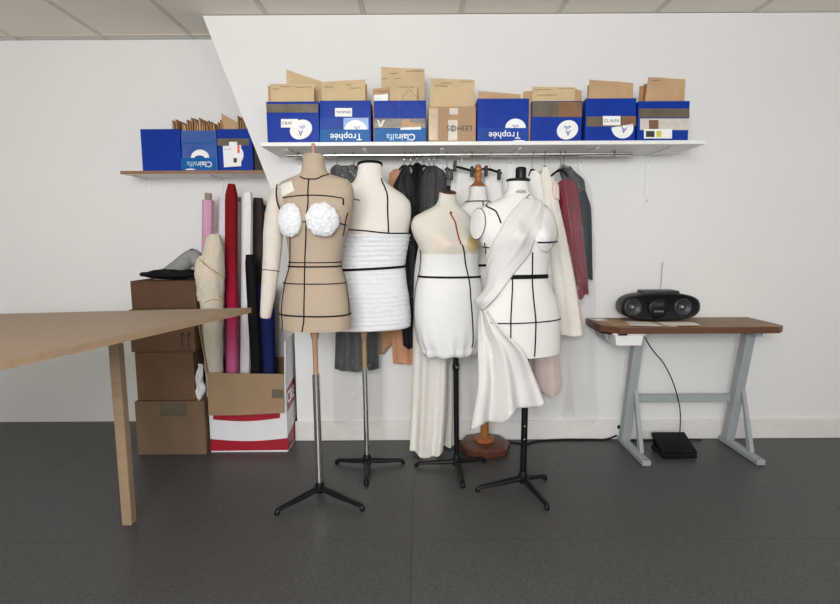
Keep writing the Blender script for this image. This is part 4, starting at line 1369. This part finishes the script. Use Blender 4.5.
def froll(u1, v1, u0, v0, Y1, Y0, r, m, label, name='fabric_roll', core=None, tip=1.0, corem=None, corelen=.04, zmin=.010, bulge=0.0, wob=.0015, group='fabric rolls in the moving carton', core_r=.018):
    A, B = at(u1, v1, Y1 + DY), at(u0, v0, Y0 + DY)
    d = (A - B).normalized()
    s = (B.z - zmin - r * .15) / max(d.z, .1)
    C = B - d * s
    e = empty(name, (C.x, C.y, C.z), label, 'fabric roll', group)
    n_, k_ = 26, 22
    P_ = []
    ax = Vector((0, -1, 0)) - d * d.dot(Vector((0, -1, 0))); ax.normalize()
    bx = d.cross(ax)
    for i in range(n_):
        t_ = i / (n_ - 1)
        c_ = C.lerp(A, t_)
        rad_ = r * (1 + bulge * math.sin(math.pi * t_))
        if t_ > .93: rad_ *= tip + (1 - tip) * math.sqrt(max(0, 1 - ((t_ - .93) / .07) ** 2))
        row = []
        for j in range(k_):
            a_ = 2 * math.pi * j / k_
            rr2 = rad_ + wob * math.sin(3 * a_ + 9 * t_ + u1) + (.0035 if j == 3 else 0)
            row.append(c_ + (ax * math.cos(a_) + bx * math.sin(a_)) * rr2)
        P_.append(row)
    mo('cloth', surf(P_, cv=True, capu=True), m, e)
    if core:
        mo('cardboard_core', tube([A - d * .02, A + d * corelen], core_r, 16), corem or CARDD, e)
    return e


PINK = mat('pink_cloth', (203, 153, 176), .7, var=.06, scale=15, bump=.15, bscale=100)
NAVY = mat('navy_cloth', (24, 36, 96), .7, var=.12, scale=15, bump=.2, bscale=80)
BROWN = mat('dark_brown_cloth', (66, 54, 54), .75, var=.12, scale=15, bump=.2, bscale=80)
LILAC = mat('pale_lilac_cloth', (224, 214, 226), .7, var=.04, scale=15, bump=.2, bscale=80)
FLEECE = mat('cream_fleece', (208, 198, 180), .95, var=.08, scale=90, bump=1.0, bscale=130, sheen=.3)
PATT = mat('black_white_print_cloth', (40, 40, 42), .7, rgb2=(214, 212, 208), scale=70, detail=1)
TEALF = mat('teal_cloth', (30, 110, 124), .7, var=.1)
OMBRE = gradient_mat('red_to_pink_dyed_cloth', [(0, (214, 130, 176)), (.32, (206, 96, 146)), (.52, (168, 24, 62)), (.75, (128, 12, 26)), (1, (120, 11, 24))], .8)
CORE = mat('grey_card_core', (150, 136, 124), .8)
froll(208.2, 200.5, 206.5, 345, 3.30, 3.26, .036, PINK, 'pink fabric roll on a grey cardboard core, leftmost of the rolls', core=True, corem=CORE, core_r=.021, corelen=.045)
froll(223.5, 198, 222.5, 345, 3.34, 3.30, .027, LILAC, 'pale lilac fabric roll half hidden behind the tall red one')
froll(231.3, 184, 232, 370, 3.19, 3.15, .0375, OMBRE, 'tallest roll, deep red fading to pink lower down', tip=.55)
froll(238.3, 202, 239, 345, 3.36, 3.34, .022, IVORY, 'thin ivory fabric roll on a brown core right behind the red one', core=True, corem=CORE, core_r=.017, corelen=.03)
froll(247.6, 192.5, 245.5, 372, 3.25, 3.22, .034, WHITE, 'white fabric roll right of the tall red one', tip=.75)
froll(258, 198, 260, 345, 3.41, 3.40, .036, BROWN, 'dark brown fabric roll right of the white one', tip=.8)
froll(250, 254.5, 256.5, 373, 3.13, 3.11, .031, BLK, 'black fabric roll leaning across the white one', tip=.8)
froll(265.5, 212, 269, 345, 3.45, 3.45, .026, PEACH, 'thin peach fabric roll with a black end behind the stuffed arm', core=True, corem=BLACKP, core_r=.012, corelen=.045)
froll(264, 258, 265, 330, 3.34, 3.34, .016, TEALF, 'thin teal fabric roll beside the stuffed arm')
froll(265.5, 284, 268, 373, 3.24, 3.22, .050, NAVY, 'thick navy fabric roll under the stuffed hand', tip=.9)
froll(219, 226, 221, 330, 3.38, 3.36, .022, PATT, 'black and white printed fabric roll between pink and red rolls')
# cream fleece bundle tied with string
e = empty('fleece_bundle', (at(213, 400, 3.1).x, 3.1, .012), 'bundle of cream fleece tied with string at the left of the carton', 'fabric roll')
def fleece(path, radii, seed):
    n_ = 46
    p_ = smoothline(path, n_)
    v_, f_ = tube(p_, [float(interp(np.arange(len(radii)), radii, i / (n_ - 1) * (len(radii) - 1))) for i in range(n_)], 32)
    return [q + noise.noise_vector(q * 26 + Vector((seed, 0, 0))) * .007 + noise.noise_vector(q * 70) * .003 for q in v_], f_
p0 = at(214, 375, 3.07)
bundle = mo('fleece', fleece([(p0.x - .004, 3.075, .015), (p0.x - .004, 3.075, .3), at(213.5, 345, 3.06), at(212, 303, 3.05), at(211, 280, 3.05), at(213.5, 255, 3.06), at(214, 240, 3.07), at(214, 234, 3.07)], [.045, .048, .055, .066, .078, .058, .045, .026], 1), FLEECE, e, sharp=180)
mo('fleece_lobe', fleece([at(206.5, 300, 3.045), at(204.5, 280, 3.04), at(203, 265, 3.04), at(202.5, 256, 3.05)], [.05, .05, .04, .018], 5), FLEECE, e, sharp=180)
mo('string', tube(smoothline([at(199, 259, 2.99), at(207, 266, 2.965), at(216, 272.5, 2.965), at(223.5, 277.5, 2.985)], 16), .0022, 6), TANC, e)
mo('string', tube(smoothline([at(204, 303, 2.985), at(209, 300.5, 2.975), at(216, 299.5, 2.975), at(222, 301, 2.985)], 16), .0022, 6), TANC, e)
mo('string', tube(smoothline([at(219, 296, 2.985), at(222, 300, 2.98), at(224, 304, 2.985)], 10), .002, 6), TANC, e)

# ------------------------------------------------------------------ cardboard boxes stacked at the left
def cbox(x0, x1, y0, y1, z0, z1, m, label, tapeu=True):
    e_ = empty('cardboard_box', ((x0 + x1) / 2, (y0 + y1) / 2, z0), label, 'box', 'stacked cardboard boxes')
    mo('body', box(x0, x1, y0, y1, z0 + .0005, z1 - .006, .003), m, e_, smooth=False)
    mo('top_flap', box(x0 + .001, x1 - .001, y0 + .001, (y0 + y1) / 2 - .001, z1 - .006, z1 - .001), m, e_, smooth=False)
    mo('top_flap', box(x0 + .001, x1 - .001, (y0 + y1) / 2 + .001, y1 - .001, z1 - .006, z1 - .001), m, e_, smooth=False)
    return e_


q = BX0 - .058
s0 = q - .36
z_1 = at(190, 400, 2.98).z; z_2 = at(190, 352, 2.98).z; z_3 = at(190, 309, 3.0).z; z_4 = at(190, 280, 3.05).z
b_ = cbox(s0, BX0 - .012, 2.955, 3.32, 0, z_1, mat('shade_darkened_cardboard', (116, 96, 76), .8, var=.06, scale=7), 'bottom cardboard box of the stack beside the moving carton')  # shade beside the moving carton is put into this darker brown
mo('tape', box(s0 + .15, at(186, 405, 2.955).x, 2.9535, 2.9545, z_1 - .09, z_1 - .012), TAPE, b_, smooth=False)
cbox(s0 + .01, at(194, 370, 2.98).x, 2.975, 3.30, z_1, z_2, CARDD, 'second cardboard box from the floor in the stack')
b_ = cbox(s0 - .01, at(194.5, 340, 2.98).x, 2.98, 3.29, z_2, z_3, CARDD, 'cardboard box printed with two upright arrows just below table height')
for ua in (182.3, 189):
    a0, a1 = at(ua, 347, 2.978), at(ua, 334, 2.978)
    mo('arrow_print', join(box(a0.x - .003, a0.x + .003, 2.9785, 2.9795, a0.z, a1.z),
                           hexa([(a1.x - .015, 2.9785, a1.z - .018), (a1.x, 2.9785, a1.z - .002), (a1.x + .015, 2.9785, a1.z - .018), (a1.x, 2.9785, a1.z + .016),
                                 (a1.x - .015, 2.9795, a1.z - .018), (a1.x, 2.9795, a1.z - .002), (a1.x + .015, 2.9795, a1.z - .018), (a1.x, 2.9795, a1.z + .016)])), INK, b_, smooth=False)
a0 = at(179, 349, 2.978)
mo('arrow_base_print', box(a0.x, at(192, 349, 2.978).x, 2.9785, 2.9795, a0.z - .004, a0.z), INK, b_, smooth=False)
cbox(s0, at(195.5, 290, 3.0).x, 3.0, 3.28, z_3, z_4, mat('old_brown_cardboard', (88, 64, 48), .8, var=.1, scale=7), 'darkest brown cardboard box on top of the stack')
# black bag and grey rolled mat lying on the stack
Pb = []
bx0, bx1 = s0 + .02, at(199, 270, 3.08).x
for i in range(20):
    s = i / 19
    row = []
    for j in range(20):
        a_ = 2 * math.pi * j / 20
        h = .032 * (math.sin(math.pi * min(max(s, .04), .96)) ** .4)
        p = Vector((bx0 + (bx1 - bx0) * s, 3.12 + .10 * math.cos(a_) * math.sin(math.pi * min(max(s, .05), .95)) ** .4, z_4 + .031 + h * max(-.92, math.sin(a_))))
        if math.sin(a_) > 0: p += noise.noise_vector(p * 20) * .008
        row.append(p)
    Pb.append(row)
mo('cloth_bag', surf(Pb, cv=True, capu=True), BLK, label='limp black cloth bag lying on top of the box stack', cat='bag', sharp=180)
A, B = at(193, 257, 3.14), at(160, 281, 3.14)
A.z = max(A.z, 0)
gr = empty('rolled_mat', ((A.x + B.x) / 2, 3.14, B.z - .03), 'grey rolled mat leaning over the black bag on the stack', 'roll')
rp = smoothline([B, B.lerp(A, .5), A, at(199, 266, 3.10)], 18)
mo('cloth', tube(rp, [.048] * 13 + [.046, .042, .036, .028, .018], 20), mat('grey_mat', (140, 140, 138), .8, var=.08, bump=.2), gr)
mo('dark_edge', tube([p + Vector((0, -.008, .049)) for p in rp[:14]], .003, 6), BLACKP, gr)
# crumpled plastic between stack and carton
garment('crumpled_paper', 'crumpled white paper wedged between the box stack and the moving carton', 'paper', WHITEC,
        [(364, 198, 202), (372, 196.5, 203.5), (388, 196, 204.5), (398.5, 197, 203.5)], 3.0, .02, 5, .006, 31, crinkle=.016, n=24, k=30)

# ------------------------------------------------------------------ work table at the left
tz = .95
c0 = fl(251.3, 307.6, tz)
ang = math.radians(9)
tb = empty('work_table', (c0.x - .6, c0.y - .4, 0), 'pale wooden work table whose corner juts in from the left', 'table')
dirx = Vector((-math.cos(ang), -math.sin(ang), 0))
diry = Vector((-math.sin(math.radians(16)), -math.cos(math.radians(16)), 0))
W_, L_ = 1.3, 1.5
q4 = [c0, c0 + dirx * W_, c0 + dirx * W_ + diry * L_, c0 + diry * L_]
mo('table_top', hexa([Vector((p.x, p.y, tz - .024)) for p in q4] + [Vector((p.x, p.y, tz)) for p in q4]), TABLEW, tb, smooth=False)
for a_, b_ in ((.5, .12), (1.2, .12), (.5, 1.38), (1.2, 1.38)):
    p = c0 + dirx * a_ + diry * b_
    mo('leg', box(p.x - .022, p.x + .022, p.y - .022, p.y + .022, .0005, tz - .024, .003), TABLEW, tb, smooth=False)
p, q2 = c0 + dirx * .5 + diry * .12, c0 + dirx * 1.2 + diry * .12
mo('rail', tube([Vector((p.x, p.y, tz - .06)), Vector((q2.x, q2.y, tz - .06))], .018, 8), TABLEW, tb)

# ------------------------------------------------------------------ sewing table at the right
TT = .778
tF = 2.80
tx0 = at(590.5, 318, 3.14).x - .025
tx1 = tx0 + 1.0
st = empty('sewing_table', ((tx0 + tx1) / 2, 2.97, 0), 'sewing table with a worn wooden top on grey metal legs at the right', 'table')
out = [(tx0, 3.155), (tx0, 2.885), (tx0 + .075, tF), (tx1 - .05, tF), (tx1, tF + .05), (tx1, 3.155)]
def prism(poly_, z0_, z1_):
    k_ = len(poly_)
    return [Vector((x, y, z0_)) for x, y in poly_] + [Vector((x, y, z1_)) for x, y in poly_], [tuple(reversed(range(k_))), tuple(range(k_, 2 * k_))] + [(i, (i + 1) % k_, (i + 1) % k_ + k_, i + k_) for i in range(k_)]
mo('table_top', prism(out, TT - .036, TT - .002), SEWEDGE, st, smooth=False)
mo('top_sheet', prism([(x + (.004 if x < 1.2 else -.004), y + (.004 if y < 3 else -.002)) for x, y in out], TT - .002, TT), SEWTOP, st, smooth=False)
mo('lower_edge', prism([(tx0 + .004, 3.15), (tx0 + .004, 2.89), (tx0 + .077, tF + .006), (tx0 + .12, tF + .006), (tx0 + .12, 3.15)], TT - .046, TT - .036), BLACKP, st, smooth=False)
dr = at(615.5, 331, 2.82)
d1 = at(643, 331, 2.82)
zb_ = at(630, 345.5, 2.82).z
ztp = TT - .047
dw = mo('drawer', hexa([(dr.x, 2.82, ztp), (d1.x + .004, 2.82, ztp), (d1.x - .006, 2.82, zb_), (dr.x + .008, 2.82, zb_), (dr.x, 3.02, ztp), (d1.x + .004, 3.02, ztp), (d1.x - .006, 3.02, zb_), (dr.x + .008, 3.02, zb_)]), SHELFW, st, smooth=False)
mo('drawer_rim', box(dr.x - .012, d1.x + .016, 2.812, 3.03, ztp, ztp + .011, .002), SHELFW, dw, smooth=False)
mo('side_tray', hexa([(tx0 + .03, 2.92, ztp), (dr.x - .002, 2.92, ztp), (dr.x - .002, 2.92, ztp - .055), (tx0 + .05, 2.92, ztp - .045), (tx0 + .03, 3.1, ztp), (dr.x - .002, 3.1, ztp), (dr.x - .002, 3.1, ztp - .055), (tx0 + .05, 3.1, ztp - .045)]), GREYM, st, smooth=False)


def stand(x, far=False):
    fz = .032
    fA, fB = Vector((x, 2.80, 0)), Vector((x, 3.15, 0))
    mo('foot_bar', box(x - .024, x + .024, 2.765, 3.145, .0006, fz, .004), GREYM, st, smooth=False)
    mo('column', hexa([(x - .026, 3.06, fz), (x + .026, 3.06, fz), (x + .026, 2.93, TT - .0655), (x - .026, 2.93, TT - .0655), (x - .026, 3.11, fz), (x + .026, 3.11, fz), (x + .026, 2.985, TT - .0655), (x - .026, 2.985, TT - .0655)]), GREYM, st, smooth=False)
    mo('brace', hexa([(x + .008, 2.875, fz), (x + .03, 2.875, fz), (x + .03, 3.0, .38), (x + .008, 3.0, .38), (x + .008, 2.915, fz), (x + .03, 2.915, fz), (x + .03, 3.02, .42), (x + .008, 3.02, .42)]), GREYM, st, smooth=False)
    mo('top_bar', box(x - .02, x + .02, 2.86, 3.14, TT - .0655, TT - .0465, .002), GREYM, st, smooth=False)
    for yy in (2.785, 3.125):
        mo('foot_bolt', lathe([(.008, 0), (.008, .004), (.004, .006)], (x, yy, fz), 8), STEEL, st)


sx_ = at(630, 400, 3.03).x
stand(sx_)
stand(tx1 - .12)
zc = at(650, 398, 3.05).z
mo('cross_bar', box(sx_ + .026, tx1 - .146, 3.04, 3.065, zc - .022, zc + .022, .003), GREYM, st, smooth=False)
# treadle under the table
tr = empty('foot_pedal', (at(672, 445, 2.95).x, 2.95, 0), 'black foot pedal on the floor under the sewing table', 'pedal')
px0, px1 = at(656.5, 440, 2.95).x, at(690, 440, 2.95).x
mo('base', box(px0, px1, 2.86, 3.02, .0006, .025, .004), BLACKP, tr, smooth=False)
mo('tread', hexa([(px0, 2.865, .04), (px1, 2.865, .04), (px1, 3.02, .10), (px0, 3.02, .10), (px0, 2.865, .026), (px1, 2.865, .026), (px1, 3.02, .08), (px0, 3.02, .08)]), BLACKP, tr, smooth=False)
mo('hinge', box(px0 + .01, px1 - .01, 3.0, 3.018, .024, .082), BLACKP, tr, smooth=False)
# papers on the table
def sheet(x0, x1, y0, y1, a, z, m, label, name='paper_sheet'):
    mo(name, rotz(box(x0, x1, y0, y1, z, z + .0015), Vector(((x0 + x1) / 2, (y0 + y1) / 2, 0)), a), m, smooth=False, label=label, cat='paper')
sheet(1.06, 1.28, 2.86, 3.06, .15, TT + .0005, KRAFT2, 'brown paper pattern piece at the left end of the sewing table')
sheet(1.18, 1.42, 2.83, 2.97, -.2, TT + .0025, PAPER, 'white paper sheet lying in front of the portable stereo')
sheet(1.32, 1.55, 2.82, 2.96, .1, TT + .0045, KRAFT, 'kraft paper sheet overlapping the white one on the sewing table')
sheet(1.03, 1.10, 3.03, 3.10, .3, TT + .0025, PAPER, 'small white paper scrap on the corner of the sewing table')
sheet(1.36, 1.55, 2.85, 2.93, -.1, TT + .0065, PAPER, 'white paper strip on the right of the sewing table', 'paper_strip')
# portable stereo
bxl, bxr = at(619.5, 305, 3.02).x, at(697, 305, 3.02).x
bz0, bz1 = TT + .009, at(645, 290.5, 3.02).z
bh = bz1 - bz0
bo = empty('portable_stereo', ((bxl + bxr) / 2, 3.05, bz0), 'rounded black portable stereo standing on the sewing table', 'stereo')
prof_ = []
for k in range(64):
    a_ = 2 * math.pi * k / 64
    ca, sa = math.cos(a_), math.sin(a_)
    hw = (bxr - bxl) / 2
    prof_.append(((bxl + bxr) / 2 + hw * math.copysign(abs(ca) ** .62, ca), bz0 + bh * .46 + bh * .46 * math.copysign(abs(sa) ** .8, sa)))
rows = []
for yy, sc in ((2.985, .86), (2.972, .93), (2.985, 1.0), (3.02, 1.0), (3.09, .98), (3.12, .9), (3.125, .7)):
    cx_, cz_ = (bxl + bxr) / 2, bz0 + bh * .46
    rows.append([Vector((cx_ + (x - cx_) * sc, yy, cz_ + (z - cz_) * sc)) for x, z in prof_])
rows[0] = [Vector((p.x, 2.975, p.z)) for p in rows[0]]
mo('body', surf(rows, cv=True, capu=True), BLACKP, bo)
DG = mat('dark_grey_plastic', (44, 45, 47), .45, var=.1)
for cu in (633, 683):
    c_ = at(cu, 303.5, 2.972)
    c_.z = bz0 + bh * .46
    sp_ = mo('speaker', lathe([(.0, -.004), (.010, .002), (.02, -.003), (.040, .003), (.046, .008), (.050, .006), (.052, -.004)], (c_.x, 2.972, c_.z), 28, (0, -1, 0)), DG, bo)
    mo('dust_cap', lathe([(.012, 0), (.010, .004), (.004, .007)], (c_.x, 2.972, c_.z), 14, (0, -1, 0)), STEEL, sp_)
cc = at(658, 304, 2.97)
mo('control_panel', lathe([(.0, .012), (.045, .012), (.055, .008), (.06, .0)], (cc.x, 2.972, bz0 + bh * .42), 30, (0, -1, 0)), BLACKP, bo)
mo('display', box(cc.x - .022, cc.x + .026, 2.957, 2.961, bz0 + bh * .5, bz0 + bh * .62, .001), DG, bo, smooth=False)
for k in range(4):
    mo('button', box(cc.x - .024 + .014 * k, cc.x - .014 + .014 * k, 2.957, 2.961, bz0 + bh * .30, bz0 + bh * .36), STEEL, bo, smooth=False)
mo('lid', box(at(641, 291, 3.04).x, at(676, 291, 3.04).x, 2.99, 3.10, bz0 + bh * .86, bz1, .008, 2), DG, bo)
mo('antenna', tube([(at(660.5, 292, 3.1).x, 3.10, bz1 - .01), (at(662.5, 262, 3.1).x, 3.10, at(662, 262, 3.1).z)], .0022, 6), STEEL, bo)

# ------------------------------------------------------------------ cables and the wall outlet
def cable(name, pts_, r, label):
    mo(name, tube(smoothline(pts_, 70), r, 6), BLACKP, label=label, cat='cable')


gz = .0068
cable('power_cable', [Vector((at(u_, v_, 3.1).x, y_, gz)) for u_, v_, y_ in ((430, 440, 3.135), (455, 439, 3.11), (470, 438, 3.13))] +
      [Vector((at(u_, 440, 3.14).x, y_, gz)) for u_, y_ in ((488, 3.145), (510, 3.11), (524, 3.08), (535, 3.12), (560, 3.145), (590, 3.145), (606, 3.145))] + [Vector((at(617, 440, 3.14).x, 3.148, .03))],
      .006, 'black power cable running along the floor by the baseboard')
so = empty('wall_outlet', (at(619, 427, WY - .03).x, WY - .022, at(619, 427, WY - .03).z - .012), 'small round black outlet on the baseboard by the sewing table', 'outlet')
oc = at(619, 427, WY - .02)
mo('plate', lathe([(.012, 0), (.012, .004), (.010, .006)], (oc.x, WY - .0182, oc.z), 18, (0, -1, 0)), BLACKP, so)
mo('plug', lathe([(.007, .005), (.007, .016), (.004, .02)], (oc.x, WY - .0182, oc.z), 14, (0, -1, 0)), BLACKP, so)
cable('machine_cable', [at(643.5, 333, 2.95), at(648, 343, 2.95), at(655, 353, 2.95), at(664, 364, 2.96), at(674, 385, 2.97), at(680, 410, 2.99), Vector((px1 - .03, 3.012, .08))], .0035, 'black cable hanging from the sewing table down to the pedal')
cable('floor_cable', [Vector((sx_ + .05, 3.13, gz)), Vector((sx_ + .15, 3.12, gz)), Vector((sx_ + .3, 3.14, gz)), Vector((sx_ + .5, 3.13, gz))], .005, 'black cable lying behind the foot pedal under the sewing table')
